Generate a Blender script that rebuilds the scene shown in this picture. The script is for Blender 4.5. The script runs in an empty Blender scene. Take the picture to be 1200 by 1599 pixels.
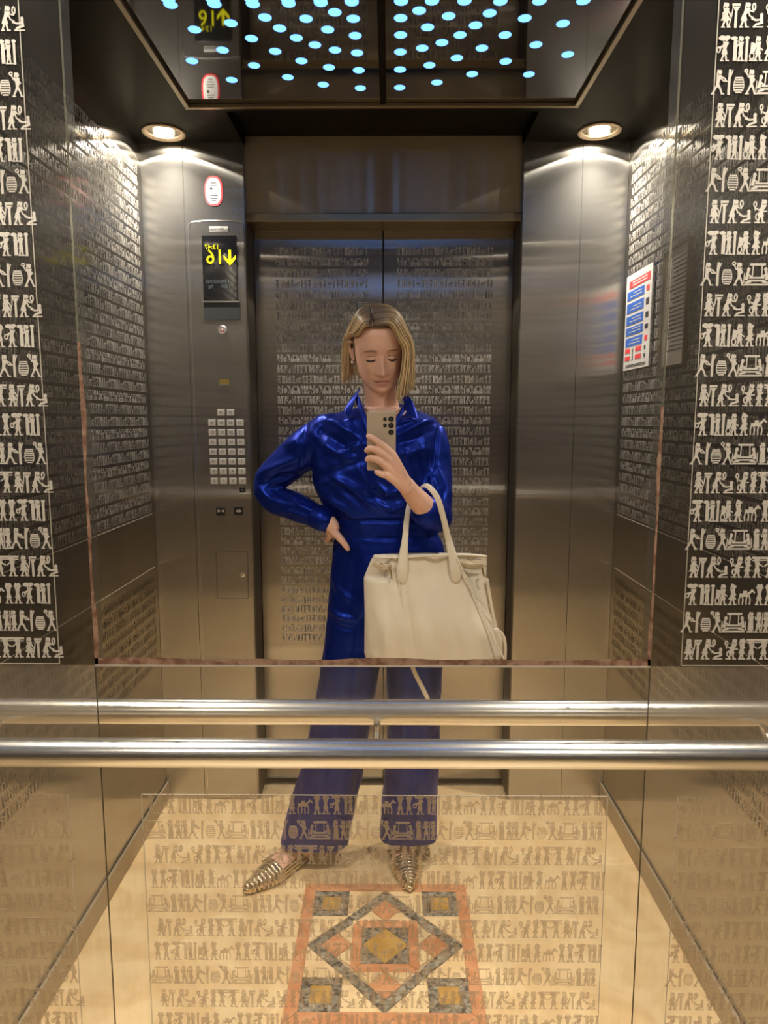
import bpy, math, random
import numpy as np
from mathutils import Vector, Matrix
random.seed(7); np.random.seed(7)
# ---------------------------------------------------------------- camera
SC = bpy.context.scene
COL = SC.collection
F = 1100.0; TH = math.radians(7.5); PS = math.radians(0.47); CAMZ = 1.386
cam_data = bpy.data.cameras.new('camera'); cam = bpy.data.objects.new('camera', cam_data); COL.objects.link(cam)
cam_data.sensor_fit = 'HORIZONTAL'; cam_data.sensor_width = 36.0; cam_data.lens = 36.0 * F / 1200.0
cam_data.clip_start = 0.01
cam.location = (0, 0, CAMZ); cam.rotation_euler = (math.pi / 2 - TH, 0, PS)
SC.camera = cam
# ---------------------------------------------------------------- world, light, exposure
wd = bpy.data.worlds.new('world'); SC.world = wd; wd.use_nodes = True
wd.node_tree.nodes['Background'].inputs[0].default_value = (0.5, 0.5, 0.5, 1)
wd.node_tree.nodes['Background'].inputs[1].default_value = 0.02
SC.view_settings.view_transform = 'Standard'; SC.view_settings.look = 'None'
SC.view_settings.gamma = 1.0; SC.view_settings.use_curve_mapping = False
SC.view_settings.exposure = 0.0
SC.cycles.use_denoising = True
SC.cycles.max_bounces = 10; SC.cycles.glossy_bounces = 6; SC.cycles.diffuse_bounces = 4; SC.cycles.transparent_max_bounces = 16
SC.cycles.sample_clamp_indirect = 6.0
SPOT_W = 68.0; SPOT_COL = (1.0, 0.925, 0.79)
LED_E = 2.7
# cabin: the mirror stands at y = MY; the cabin seen in it continues behind it to y = FY
MY = 0.90; FY = 2.43; DY = 2.56; BY = MY - (FY - MY)
XL = -0.82; XR = 0.78; ZC = 2.28; ZT = 2.31
def my(y): return 2 * MY - y

# ---------------------------------------------------------------- projecting helpers (design-time measuring)
_f = np.array([-math.sin(PS) * math.cos(TH), math.cos(PS) * math.cos(TH), -math.sin(TH)])
_r = np.array([math.cos(PS), math.sin(PS), 0.0]); _u = np.cross(_r, _f)
def _ray(px, py): return _f * F + _r * (px - 600) + _u * (799.5 - py)
def PY(px, py, Y):
    d = _ray(px, py); t = Y / d[1]; return Vector((d[0] * t, Y, CAMZ + d[2] * t))
def PZ(px, py, Z):
    d = _ray(px, py); t = (Z - CAMZ) / d[2]; return Vector((d[0] * t, d[1] * t, Z))
def PX(px, py, X):
    d = _ray(px, py); t = X / d[0]; return Vector((X, d[1] * t, CAMZ + d[2] * t))

# ---------------------------------------------------------------- materials
def new_mat(name):
    m = bpy.data.materials.new(name); m.use_nodes = True; nt = m.node_tree; nt.nodes.clear()
    out = nt.nodes.new('ShaderNodeOutputMaterial'); return m, nt, out
def setin(n, **k):
    for a, v in k.items():
        n.inputs[a.replace('_', ' ')].default_value = v
def principled(name, col, rough=0.5, metal=0.0, aniso=0.0, spec=0.5, noise=None, bump=None, emis=None, coat=0.0, sheen=0.0, sss=0.0):
    m, nt, out = new_mat(name); N, L = nt.nodes, nt.links
    p = N.new('ShaderNodeBsdfPrincipled'); L.new(p.outputs[0], out.inputs[0])
    p.inputs['Base Color'].default_value = (*col, 1); p.inputs['Roughness'].default_value = rough
    p.inputs['Metallic'].default_value = metal; p.inputs['Specular IOR Level'].default_value = spec
    p.inputs['Coat Weight'].default_value = coat
    if sheen: p.inputs['Sheen Weight'].default_value = sheen
    if sss:
        p.inputs['Subsurface Weight'].default_value = sss; p.inputs['Subsurface Radius'].default_value = (0.01, 0.004, 0.002)
        p.inputs['Subsurface Scale'].default_value = 1.0
    if aniso:
        p.inputs['Anisotropic'].default_value = aniso
        t = N.new('ShaderNodeTangent'); t.direction_type = 'UV_MAP'; t.uv_map = 'UVMap'; L.new(t.outputs[0], p.inputs['Tangent'])
    if noise:   # (scale xyz, amount, detail)
        sc, amt, det = noise
        tc = N.new('ShaderNodeTexCoord'); mp = N.new('ShaderNodeMapping'); mp.inputs['Scale'].default_value = sc
        nz = N.new('ShaderNodeTexNoise'); nz.inputs['Detail'].default_value = det; nz.inputs['Scale'].default_value = 1.0
        L.new(tc.outputs['Object'], mp.inputs[0]); L.new(mp.outputs[0], nz.inputs['Vector'])
        rp = N.new('ShaderNodeMapRange'); rp.inputs[1].default_value = 0.25; rp.inputs[2].default_value = 0.75
        rp.inputs[3].default_value = 1 - amt; rp.inputs[4].default_value = 1 + amt; L.new(nz.outputs[0], rp.inputs[0])
        mx = N.new('ShaderNodeVectorMath'); mx.operation = 'SCALE'; mx.inputs[0].default_value = col
        L.new(rp.outputs[0], mx.inputs['Scale']); L.new(mx.outputs[0], p.inputs['Base Color'])
    if bump:    # (scale xyz, strength, distance)
        sc, st, di = bump
        tc = N.new('ShaderNodeTexCoord'); mp = N.new('ShaderNodeMapping'); mp.inputs['Scale'].default_value = sc
        nz = N.new('ShaderNodeTexNoise'); nz.inputs['Detail'].default_value = 3.0; nz.inputs['Scale'].default_value = 1.0
        L.new(tc.outputs['Object'], mp.inputs[0]); L.new(mp.outputs[0], nz.inputs['Vector'])
        b = N.new('ShaderNodeBump'); b.inputs['Strength'].default_value = st; b.inputs['Distance'].default_value = di
        L.new(nz.outputs[0], b.inputs['Height']); L.new(b.outputs[0], p.inputs['Normal'])
    if emis:
        p.inputs['Emission Color'].default_value = (*emis[0], 1); p.inputs['Emission Strength'].default_value = emis[1]
    return m
def brushed(name, col, rough, aniso, diff, bump=0.0, reflect=0.0, tint=(1, 1, 1), gloss_col=None, rot=0.0, wide=0.3):
    """brushed stainless steel: anisotropic metal with a little matt scatter; 'reflect' = share of clear mirror image"""
    m, nt, out = new_mat(name); N, L = nt.nodes, nt.links
    t = N.new('ShaderNodeTangent'); t.direction_type = 'UV_MAP'; t.uv_map = 'UVMap'
    lobes = []
    for rf, an in ((rough, -aniso), (min(.6, rough * 2.0), -aniso * .6)):
        q_ = N.new('ShaderNodeBsdfAnisotropic'); q_.distribution = 'GGX'; q_.inputs['Color'].default_value = (*(gloss_col or col), 1)
        q_.inputs['Roughness'].default_value = rf; q_.inputs['Anisotropy'].default_value = an; q_.inputs['Rotation'].default_value = rot
        L.new(t.outputs[0], q_.inputs['Tangent']); lobes.append(q_)
    p = N.new('ShaderNodeMixShader'); p.inputs[0].default_value = wide
    L.new(lobes[0].outputs[0], p.inputs[1]); L.new(lobes[1].outputs[0], p.inputs[2])
    tc = N.new('ShaderNodeTexCoord')
    d = N.new('ShaderNodeBsdfDiffuse'); d.inputs[0].default_value = (*col, 1)
    mx = N.new('ShaderNodeMixShader'); mx.inputs[0].default_value = diff
    L.new(p.outputs[0], mx.inputs[1]); L.new(d.outputs[0], mx.inputs[2])
    last = mx
    if reflect:
        tr = N.new('ShaderNodeBsdfTransparent'); tr.inputs[0].default_value = (*tint, 1)
        m2 = N.new('ShaderNodeMixShader')
        L.new(mx.outputs[0], m2.inputs[1]); L.new(tr.outputs[0], m2.inputs[2])
        # faint cloudy wear and rubbing streaks in the polish
        mp2 = N.new('ShaderNodeMapping'); mp2.inputs['Scale'].default_value = (90, 9, 1); mp2.inputs['Rotation'].default_value = (0, 0, 0.5)
        n2 = N.new('ShaderNodeTexNoise'); n2.inputs['Detail'].default_value = 5.0; n2.inputs['Scale'].default_value = 1.0
        L.new(tc.outputs['UV'], mp2.inputs[0]); L.new(mp2.outputs[0], n2.inputs['Vector'])
        r2 = N.new('ShaderNodeMapRange'); r2.inputs[1].default_value = 0.3; r2.inputs[2].default_value = 0.7
        r2.inputs[3].default_value = reflect - 0.035; r2.inputs[4].default_value = reflect + 0.035
        L.new(n2.outputs[0], r2.inputs[0]); L.new(r2.outputs[0], m2.inputs[0])
        last = m2
    L.new(last.outputs[0], out.inputs[0]); return m
def etched_low(name, col, see):
    m, nt, out = new_mat(name); N, L = nt.nodes, nt.links
    p = N.new('ShaderNodeBsdfPrincipled'); p.inputs['Base Color'].default_value = (*col, 1); p.inputs['Roughness'].default_value = .5; p.inputs['Metallic'].default_value = .2
    t = N.new('ShaderNodeBsdfTransparent'); x = N.new('ShaderNodeMixShader'); x.inputs[0].default_value = see
    L.new(p.outputs[0], x.inputs[1]); L.new(t.outputs[0], x.inputs[2]); L.new(x.outputs[0], out.inputs[0]); return m
def emitter(name, col, s):
    m, nt, out = new_mat(name); e = nt.nodes.new('ShaderNodeEmission'); e.inputs[0].default_value = (*col, 1); e.inputs[1].default_value = s
    nt.links.new(e.outputs[0], out.inputs[0]); return m
def stone(name, c1, c2, scale=30.0, rough=0.35, lo=0.4, hi=0.6, detail=6.0):
    m, nt, out = new_mat(name); N, L = nt.nodes, nt.links
    p = N.new('ShaderNodeBsdfPrincipled'); p.inputs['Roughness'].default_value = rough; L.new(p.outputs[0], out.inputs[0])
    tc = N.new('ShaderNodeTexCoord'); nz = N.new('ShaderNodeTexNoise'); nz.inputs['Scale'].default_value = scale; nz.inputs['Detail'].default_value = detail
    nz.inputs['Distortion'].default_value = 0.8
    L.new(tc.outputs['Object'], nz.inputs['Vector'])
    cr = N.new('ShaderNodeValToRGB'); cr.color_ramp.elements[0].position = lo; cr.color_ramp.elements[1].position = hi
    cr.color_ramp.elements[0].color = (*c1, 1); cr.color_ramp.elements[1].color = (*c2, 1)
    L.new(nz.outputs[0], cr.inputs[0]); L.new(cr.outputs[0], p.inputs['Base Color']); return m

M = {}
M['side'] = brushed('polished_side_steel', (0.30, 0.28, 0.26), 0.11, 0.6, 0.03, wide=0.09, gloss_col=(0.47, 0.445, 0.405))
M['front'] = brushed('brushed_front_steel', (0.46, 0.44, 0.41), 0.125, 0.88, 0.08, wide=0.30, gloss_col=(0.50, 0.485, 0.455))
M['door'] = brushed('brushed_door_steel', (0.42, 0.40, 0.37), 0.115, 0.84, 0.07, gloss_col=(0.47, 0.45, 0.42))
M['jamb'] = brushed('dark_jamb_steel', (0.16, 0.14, 0.11), 0.35, 0.3, 0.2)
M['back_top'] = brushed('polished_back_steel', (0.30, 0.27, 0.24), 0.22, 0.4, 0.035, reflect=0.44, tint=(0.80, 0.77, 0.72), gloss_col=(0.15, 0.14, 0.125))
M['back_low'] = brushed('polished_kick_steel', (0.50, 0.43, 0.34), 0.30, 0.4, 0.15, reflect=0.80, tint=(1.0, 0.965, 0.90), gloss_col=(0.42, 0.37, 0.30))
M['transom'] = brushed('transom_steel', (0.40, 0.35, 0.27), 0.20, 0.85, 0.06, rot=0.25)
M['etch'] = principled('etched_steel', (0.62, 0.57, 0.50), 0.55, 0.25)
M['cert'] = principled('certificate_paper', (0.42, 0.38, 0.34), 0.5)
M['etch_side'] = principled('etched_steel_side', (0.46, 0.43, 0.39), 0.20, 1.0)
M['etch_door'] = principled('etched_steel_door', (0.60, 0.56, 0.50), 0.5, 0.25)
M['skirt'] = brushed('skirting_steel', (0.52, 0.43, 0.30), 0.35, 0.3, 0.55, gloss_col=(0.45, 0.40, 0.32))
M['back_lowside'] = brushed('polished_kick_steel_lit', (0.66, 0.56, 0.42), 0.30, 0.4, 0.45, reflect=0.68, tint=(1.0, 0.965, 0.90), gloss_col=(0.50, 0.44, 0.36))  # same sheet steel, paler and more scattering: brighter light painted into the colour
M['etch_low'] = etched_low('etched_steel_low', (0.50, 0.38, 0.25), 0.48)  # etched steel with the floor's warm bounce light mixed into its colour
M['etch_far'] = principled('etched_steel_far', (0.42, 0.39, 0.35), 0.5, 0.3)
M['line'] = principled('etched_line', (0.55, 0.50, 0.42), 0.45, 0.4)
M['chrome'] = principled('satin_chrome', (0.78, 0.77, 0.75), 0.22, 1.0, bump=((3, 900, 900), 0.15, 0.0003))
M['ceil'] = brushed('dark_ceiling_steel', (0.010, 0.009, 0.008), 0.22, 0.2, 0.25, gloss_col=(0.060, 0.055, 0.045))
M['glassblack'] = principled('black_glass', (0.010, 0.010, 0.012), 0.04, 0.0, spec=1.0, coat=1.0)
M['bronze'] = principled('bronze_trim', (0.34, 0.27, 0.16), 0.3, 1.0)
M['lamp_ring'] = principled('lamp_ring', (0.55, 0.42, 0.28), 0.35, 0.9)
M['lamp_can'] = principled('lamp_reflector', (0.8, 0.75, 0.65), 0.15, 1.0)
M['lamp'] = emitter('lamp_glow', (1.0, 0.93, 0.80), 20.0)
M['led'] = emitter('blue_led', (0.14, 0.37, 1.0), LED_E)
M['floor'] = stone('cream_marble', (0.78, 0.56, 0.31), (0.88, 0.68, 0.41), 9.0, 0.3)
M['coral'] = stone('coral_marble', (0.58, 0.24, 0.11), (0.68, 0.33, 0.17), 22.0, 0.3)
M['greym'] = stone('grey_marble', (0.045, 0.04, 0.035), (0.40, 0.37, 0.30), 60.0, 0.3, 0.38, 0.66, 8.0)
M['ochre'] = stone('ochre_marble', (0.46, 0.26, 0.06), (0.56, 0.34, 0.10), 14.0, 0.3)
M['brown_edge'] = stone('corroded_edge', (0.16, 0.07, 0.04), (0.34, 0.20, 0.13), 60.0, 0.6)
M['mirror_edge'] = principled('bevelled_edge', (0.36, 0.34, 0.26), 0.25, 0.8)
M['bevel'] = brushed('glass_bevel', (0.5, 0.49, 0.46), 0.14, 0.8, 0.06, reflect=0.5, tint=(0.9, 0.9, 0.86), gloss_col=(0.5, 0.49, 0.46))
M['dark'] = principled('dark_gap', (0.012, 0.011, 0.010), 0.6)
M['blackpl'] = principled('black_plastic', (0.012, 0.012, 0.012), 0.35)
M['smoke'] = principled('smoked_plastic', (0.05, 0.055, 0.06), 0.3)
M['steelpl'] = brushed('panel_plate', (0.46, 0.44, 0.41), 0.125, 0.88, 0.08, wide=0.30, gloss_col=(0.48, 0.465, 0.44))
M['button'] = principled('button_plate', (0.74, 0.72, 0.68), 0.35, 0.5)
M['engrave'] = principled('engraved', (0.12, 0.11, 0.10), 0.5)
M['yellow'] = emitter('yellow_display', (1.0, 0.86, 0.02), 1.6)
M['greytext'] = emitter('grey_display', (0.55, 0.60, 0.60), 0.30)
M['white'] = principled('white_paper', (0.60, 0.58, 0.55), 0.5)
M['redp'] = principled('red_print', (0.75, 0.05, 0.06), 0.5)
M['bluep'] = principled('blue_print', (0.03, 0.12, 0.50), 0.5)
M['blackp'] = principled('black_print', (0.03, 0.03, 0.03), 0.5)
M['brass'] = principled('brass', (0.50, 0.36, 0.10), 0.3, 0.9)

# ---------------------------------------------------------------- mesh helpers
class MB:
    def __init__(s): s.v = []; s.f = []
    def quad(s, *p):
        b = len(s.v); s.v += [tuple(q) for q in p]; s.f.append(tuple(range(b, b + len(p))))
    def box(s, x0, x1, y0, y1, z0, z1):
        b = len(s.v)
        s.v += [(x, y, z) for z in (z0, z1) for y in (y0, y1) for x in (x0, x1)]
        for q in ((0, 2, 3, 1), (4, 5, 7, 6), (0, 1, 5, 4), (2, 6, 7, 3), (0, 4, 6, 2), (1, 3, 7, 5)): s.f.append(tuple(b + i for i in q))
        return s
    def grid(s, rings, closed=True, cap=True):
        """rings: list of equally long point lists"""
        b = len(s.v); n = len(rings[0])
        for r in rings: s.v += [tuple(p) for p in r]
        for i in range(len(rings) - 1):
            for j in range(n if closed else n - 1):
                k = (j + 1) % n
                s.f.append((b + i * n + j, b + i * n + k, b + (i + 1) * n + k, b + (i + 1) * n + j))
        if cap and closed:
            s.f.append(tuple(b + j for j in reversed(range(n)))); e = b + (len(rings) - 1) * n
            s.f.append(tuple(e + j for j in range(n)))
        return s
    def tube(s, pts, rad, n=10, flat=1.0, up=None, cap=True):
        pts = [Vector(p) for p in pts]; m = len(pts)
        rad = rad if isinstance(rad, (list, tuple)) else [rad] * m
        rings = []; prev = None
        for i, p in enumerate(pts):
            t = (pts[min(i + 1, m - 1)] - pts[max(i - 1, 0)]).normalized()
            if prev is None:
                a = Vector(up) if up is not None else (Vector((0, 0, 1)) if abs(t.z) < 0.9 else Vector((0, 1, 0)))
            else: a = prev
            sd = (a - t * a.dot(t)).normalized(); bt = t.cross(sd); prev = sd
            rings.append([p + (sd * math.cos(2 * math.pi * k / n) + bt * math.sin(2 * math.pi * k / n) * flat) * rad[i] for k in range(n)])
        return s.grid(rings, True, cap)
    def lathe(s, c, axis, prof, n=24, cap=True):
        """prof: list of (r, h) along axis from c"""
        ax = Vector(axis).normalized(); a = ax.orthogonal().normalized(); b = ax.cross(a); c = Vector(c)
        return s.grid([[c + ax * h + (a * math.cos(2 * math.pi * k / n) + b * math.sin(2 * math.pi * k / n)) * max(r, 1e-5) for k in range(n)] for r, h in prof], True, cap)
    def sphere(s, c, r, n=12, sc=(1, 1, 1)):
        c = Vector(c); rings = []
        for i in range(1, n // 2 + 2):
            th = math.pi * (i - 0.5) / (n // 2 + 1)
            rings.append([c + Vector((math.sin(th) * math.cos(2 * math.pi * k / n) * sc[0], math.sin(th) * math.sin(2 * math.pi * k / n) * sc[1], math.cos(th) * sc[2])) * r for k in range(n)])
        return s.grid(rings)
    def mesh(s, name, uv=True):
        me = bpy.data.meshes.new(name); me.from_pydata(s.v, [], s.f); me.update()
        if uv: box_uv(me)
        return me
    def build(s, name, mat, parent=None, smooth=False, loc=None, bevel=0.0):
        me = s.mesh(name); me.materials.append(mat)
        o = bpy.data.objects.new(name, me); COL.objects.link(o)
        if parent: o.parent = parent
        if loc: o.location = loc
        if smooth: me.shade_smooth()
        if bevel:
            bv = o.modifiers.new('bevel', 'BEVEL'); bv.width = bevel; bv.segments = 2; bv.limit_method = 'ANGLE'
        return o
def box_uv(me):
    uvl = me.uv_layers.new(name='UVMap')
    nv = len(me.vertices); nl = len(me.loops)
    if nl == 0: return
    co = np.empty(nv * 3); me.vertices.foreach_get('co', co); co = co.reshape(-1, 3)
    vi = np.empty(nl, dtype=np.int32); me.loops.foreach_get('vertex_index', vi)
    no = np.empty(len(me.polygons) * 3); me.polygons.foreach_get('normal', no); no = np.abs(no.reshape(-1, 3))
    lt = np.empty(len(me.polygons), dtype=np.int32); me.polygons.foreach_get('loop_total', lt)
    ax = np.repeat(np.argmax(no, 1), lt); p = co[vi]
    uv = np.empty((nl, 2))
    uv[:, 0] = np.where(ax == 0, p[:, 1], p[:, 0]); uv[:, 1] = np.where(ax == 2, p[:, 1], p[:, 2])
    uvl.data.foreach_set('uv', uv.ravel())
def empty(name, loc=(0, 0, 0), parent=None):
    o = bpy.data.objects.new(name, None); COL.objects.link(o); o.location = loc; o.empty_display_size = 0.05
    if parent: o.parent = parent
    return o
def tag(o, label=None, cat=None, group=None, kind=None):
    if label: o['label'] = label
    if cat: o['category'] = cat
    if group: o['group'] = group
    if kind: o['kind'] = kind
    return o
def link(name, me, parent, loc=(0, 0, 0)):
    o = bpy.data.objects.new(name, me); COL.objects.link(o); o.location = loc
    if parent: o.parent = parent
    return o
def text_mesh(name, body, size, mat, parent, loc, rot=(math.pi / 2, 0, 0), mirror=True, align='CENTER', ext=0.0003, sx=1.0):
    cu = bpy.data.curves.new(name, 'FONT'); cu.body = body; cu.size = size; cu.align_x = align; cu.align_y = 'CENTER'; cu.extrude = ext
    cu.resolution_u = 3
    t = bpy.data.objects.new(name, cu); COL.objects.link(t)
    dg = bpy.context.evaluated_depsgraph_get(); dg.update()
    me = bpy.data.meshes.new_from_object(t.evaluated_get(dg)); bpy.data.objects.remove(t)
    me.name = name; me.transform(Matrix.Diagonal(((-sx if mirror else sx), 1, 1, 1)))
    if mirror: me.flip_normals()
    me.transform(Matrix.Rotation(rot[2], 4, 'Z') @ Matrix.Rotation(rot[1], 4, 'Y') @ Matrix.Rotation(rot[0], 4, 'X'))
    me.materials.clear(); me.materials.append(mat)
    return link(name, me, parent, loc)
# ================================================================ FIGURE GLYPHS (etched in the steel)
class G:
    """flat drawing in units of figure height"""
    def __init__(s): s.q = []
    def s(s_, w, *p):
        w0, w1 = (w if isinstance(w, tuple) else (w, w))
        n = len(p)
        for i in range(n - 1):
            (x0, y0), (x1, y1) = p[i], p[i + 1]
            a = w0 + (w1 - w0) * i / (n - 1); b = w0 + (w1 - w0) * (i + 1) / (n - 1)
            d = math.hypot(x1 - x0, y1 - y0) or 1; nx, ny = -(y1 - y0) / d / 2, (x1 - x0) / d / 2
            ex, ey = (x1 - x0) / d * a * 0.3, (y1 - y0) / d * a * 0.3
            s_.q.append([(x0 - ex + nx * a, y0 - ey + ny * a), (x0 - ex - nx * a, y0 - ey - ny * a), (x1 + ex - nx * b, y1 + ey - ny * b), (x1 + ex + nx * b, y1 + ey + ny * b)])
        return s_
    def d(s_, x, y, r, ry=None):
        ry = ry or r; s_.q.append([(x + r * math.cos(k * math.pi / 4 + .39), y + ry * math.sin(k * math.pi / 4 + .39)) for k in range(8)]); return s_
    def o(s_, x, y, r, ry, w=0.05):
        pts = [(x + r * math.cos(k * math.pi / 4), y + ry * math.sin(k * math.pi / 4)) for k in range(9)]; return s_.s(w, *pts)
    def p(s_, *p): s_.q.append(list(p)); return s_
def folk(g, x, lean=0.0, arms=(), skirt=0.22, stride=0.10, face=1, h=1.0):
    hx = x + lean
    g.s((0.07, 0.09), (x - stride - .02, 0.03), (x - stride * .5, 0.22), (x, 0.42)).s((0.07, 0.09), (x + stride, 0.03), (x + stride * .6, 0.22), (x, 0.42))
    g.s(0.05, (x - stride - .06, 0.025), (x - stride + .07, 0.025)).s(0.05, (x + stride - .03, 0.025), (x + stride + .10, 0.025))
    if skirt: g.p((x - .07, .50), (x - skirt * .62, .27), (x + skirt * .62, .27), (x + .07, .50))
    g.p((x - .06, .44), (x + .06, .44), (hx + .12, .74), (hx - .12, .74))
    g.d(hx + .02 * face, .85, .085, .10).s(0.06, (hx - .07 * face, .93), (hx - .10 * face, .76))
    for a in arms: g.s((0.06, 0.05), (hx, .70), *a)
    return g
def glyphs():
    R = {}
    A = []
    g = folk(G(), .22, arms=(((.36, .55), (.42, .42)), ((.10, .55), (.10, .42))), skirt=.34); g.s(.04, (.36, .05), (.46, .50), (.50, .86)); A.append((g, 0.50))
    g = G(); g.s(.10, (.12, .02), (.12, .62)).d(.12, .70, .09, .07).s(.09, (-.02, .86), (.26, .86)).s(.05, (.0, .76), (.24, .76)); A.append((g, 0.27))
    g = folk(G(), .18, lean=.14, arms=(((.46, .62), (.56, .60)), ((.40, .45), (.56, .36)))); g.o(.56, .78, .06, .13, .055)
    g.s((.08, .06), (.50, .34), (.66, .28), (.86, .30)).d(.88, .46, .07, .09).s(.12, (.88, .36), (.90, .18)).s(.08, (.90, .18), (.68, .12), (.60, .03)).s(.05, (.56, .025), (.96, .025)); A.append((g, 1.02))
    g = folk(G(), .36, lean=.12, arms=(((.26, .52), (.16, .60)), ((.36, .46), (.60, .48)))); g.o(.10, .76, .06, .10, .05).s(.05, (.10, .64), (.12, .52)).o(.24, .26, .09, .13, .05).s(.05, (.12, .03), (.34, .03)); A.append((g, .66))
    g = folk(G(), .15, arms=(((.28, .84), (.20, .96)), ((.28, .55), (.14, .46))), stride=.06); A.append((g, .36))
    g = folk(G(), .22, arms=(((.10, .84), (.06, .88)), ((.34, .60), (.46, .52)))); folk(g, .78, arms=(((.66, .84), (.62, .88)), ((.64, .60), (.54, .52))))
    g.s(.09, (.0, .90), (1.05, .90)).s(.05, (.0, .78), (.6, .80), (1.05, .78)); A.append((g, 1.08))
    B = []
    g = folk(G(), .34, lean=.04, arms=(((.48, .66), (.34, .60)), ((.20, .52), (.12, .46)))); g.d(.22, .88, .17, .10).d(.44, .90, .14, .08).o(.08, .44, .08, .10, .05).s(.05, (.14, .54), (.26, .60)); B.append((g, .62))
    g = G(); g.p((.10, .02), (.26, .02), (.26, .80), (.10, .80)).d(.12, .87, .15, .08); folk(g, .42, arms=(((.30, .62), (.26, .56)),), skirt=.16, stride=.07); g.s(.11, (.68, .02), (.68, .80)).d(.68, .88, .10, .07); B.append((g, .82))
    g = folk(G(), .36, lean=.0, arms=(((.20, .60), (.06, .64)), ((.44, .50), (.56, .42)))); g.p((.02, .30), (.22, .36), (.30, .66), (.04, .72)).o(.10, .20, .10, .13, .05).s(.05, (.0, .03), (.22, .03)); B.append((g, .62))
    g = folk(G(), .20, arms=(((.34, .86), (.14, .97)), ((.34, .48), (.20, .42))), stride=.10, skirt=.30); B.append((g, .44))
    g = G(); g.s((.16, .13), (.14, .46), (.50, .46)).s((.12, .06), (.50, .50), (.70, .68)).s(.07, (.66, .70), (.80, .58)).p((.24, .42), (.46, .42), (.44, .66), (.26, .66))
    for lx, dx in ((.12, -.05), (.22, .05), (.46, -.04), (.56, .06)): g.s(.06, (lx, .44), (lx + dx, .24), (lx + dx * .6, .04))
    B.append((g, .86))
    g = folk(G(), .18, arms=(((.04, .80), (.10, .95)), ((.34, .80), (.26, .95)))); folk(g, .62, arms=(((.48, .80), (.54, .95)), ((.78, .80), (.70, .95)))); B.append((g, .84))
    C = []
    g = folk(G(), .20, lean=.06, arms=(((.44, .52), (.60, .50)), ((.48, .62), (.60, .50))), stride=.20, skirt=.12); g.s(.11, (.70, .02), (.70, .60), (.72, .92)).s(.05, (.72, .60), (.84, .92)); C.append((g, .90))
    g = G()
    for i, y in enumerate((.08, .17, .27, .37, .47, .56, .64)):
        w = (.12, .18, .21, .22, .21, .18, .15)[i]; g.s(.055, (.23 - w, y), (.23 + w, y))
    g.s(.03, (.05, .12), (.0, .32), (.06, .62)).s(.03, (.41, .12), (.46, .32), (.40, .62)); C.append((g, .48))
    g = folk(G(), .30, arms=(((.16, .66), (.04, .86)), ((.44, .55), (.36, .48))), stride=.17, skirt=.10); g.o(.04, .90, .07, .06, .05); C.append((g, .52))
    g = G(); g.s(.09, (.28, .86), (.94, .86)).s(.05, (.40, .84), (.38, .38)).s(.05, (.80, .84), (.82, .38))
    for sx, f in ((.14, 1), (1.04, -1)):
        g.d(sx + .06 * f, .66, .08, .09).s((.10, .16), (sx + .04 * f, .58), (sx - .02 * f, .26)).s(.07, (sx + .02 * f, .46), (sx + .22 * f, .36)).s(.08, (sx - .04 * f, .12), (sx + .18 * f, .16)).s(.04, (sx - .12 * f, .5), (sx - .14 * f, .1))
    g.s(.07, (.26, .32), (.92, .32)).s(.07, (.22, .20), (.96, .20)).s(.07, (.06, .04), (1.12, .04)); C.append((g, 1.22))
    g = folk(G(), .20, arms=(((.08, .62), (.06, .82)),), skirt=.0, stride=.05); g.p((.06, .10), (.34, .10), (.30, .62), (.10, .62)).s(.06, (.04, .03), (.36, .03)); C.append((g, .40))
    g = folk(G(), .18, arms=(((.04, .58), (.0, .70)),)); g.s(.05, (.34, .10), (.36, .92)); folk(g, .54, arms=(((.40, .62), (.36, .66)),), stride=.06); C.append((g, .70))
    return {'A': A, 'B': B, 'C': C}
GL = glyphs(); FH = 0.029; PITCH = 0.0367; PER = 0.1135
def glyph_layout(row):
    tot = sum(w for _, w in GL[row]) ; k = PER / (tot * FH); x = 0; out = []
    for g, w in GL[row]: out.append((g, x, k)); x += w * FH * k
    return out
LAY = {r: glyph_layout(r) for r in 'ABC'}
def glyph_mesh(g, k, mat, th=0.0005):
    mb = MB()
    for q in g.q:
        p = [(x * FH * k, y * FH) for x, y in q]
        ar = sum(p[i][0] * p[(i + 1) % len(p)][1] - p[(i + 1) % len(p)][0] * p[i][1] for i in range(len(p)))
        if ar < 0: p.reverse()
        b = len(mb.v); n = len(p)
        mb.v += [(x, -th, z) for x, z in p] + [(x, 0, z) for x, z in p]
        mb.f.append(tuple(b + i for i in range(n)))
        for i in range(n): j = (i + 1) % n; mb.f.append((b + i, b + n + i, b + n + j, b + j))
    me = mb.mesh('etched_figure', uv=False); me.materials.append(mat); return me
GM = {r: [(glyph_mesh(g, k, M['etch']), x) for g, x, k in LAY[r]] for r in 'ABC'}
GML = {r: [(glyph_mesh(g, k, M['etch_low']), x) for g, x, k in LAY[r]] for r in 'ABC'}
def etched_field(parent, x0, x1, z0, rows, phase, off=0.0, from_right=False, lib=None):
    """rows: list of row letters upward from z0; one object per figure, cut at the field's edges"""
    n = 0
    for i, r in enumerate(rows):
        z = z0 + i * PITCH
        start = x0 + phase[r] if not from_right else x1 + phase[r]
        k0 = -int((start - x0) / PER) - 2
        for k in range(k0, k0 + 16):
            for gi, (me, gx) in enumerate((lib or GM)[r]):
                w = GL[r][gi][1] * FH * LAY[r][gi][2]; X = start + k * PER + gx
                if X + w * 0.45 < x0 or X + w * 0.62 > x1: continue
                link('etched_figure', me, parent, (X, MY - 0.0002, z)); n += 1
    return n
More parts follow.
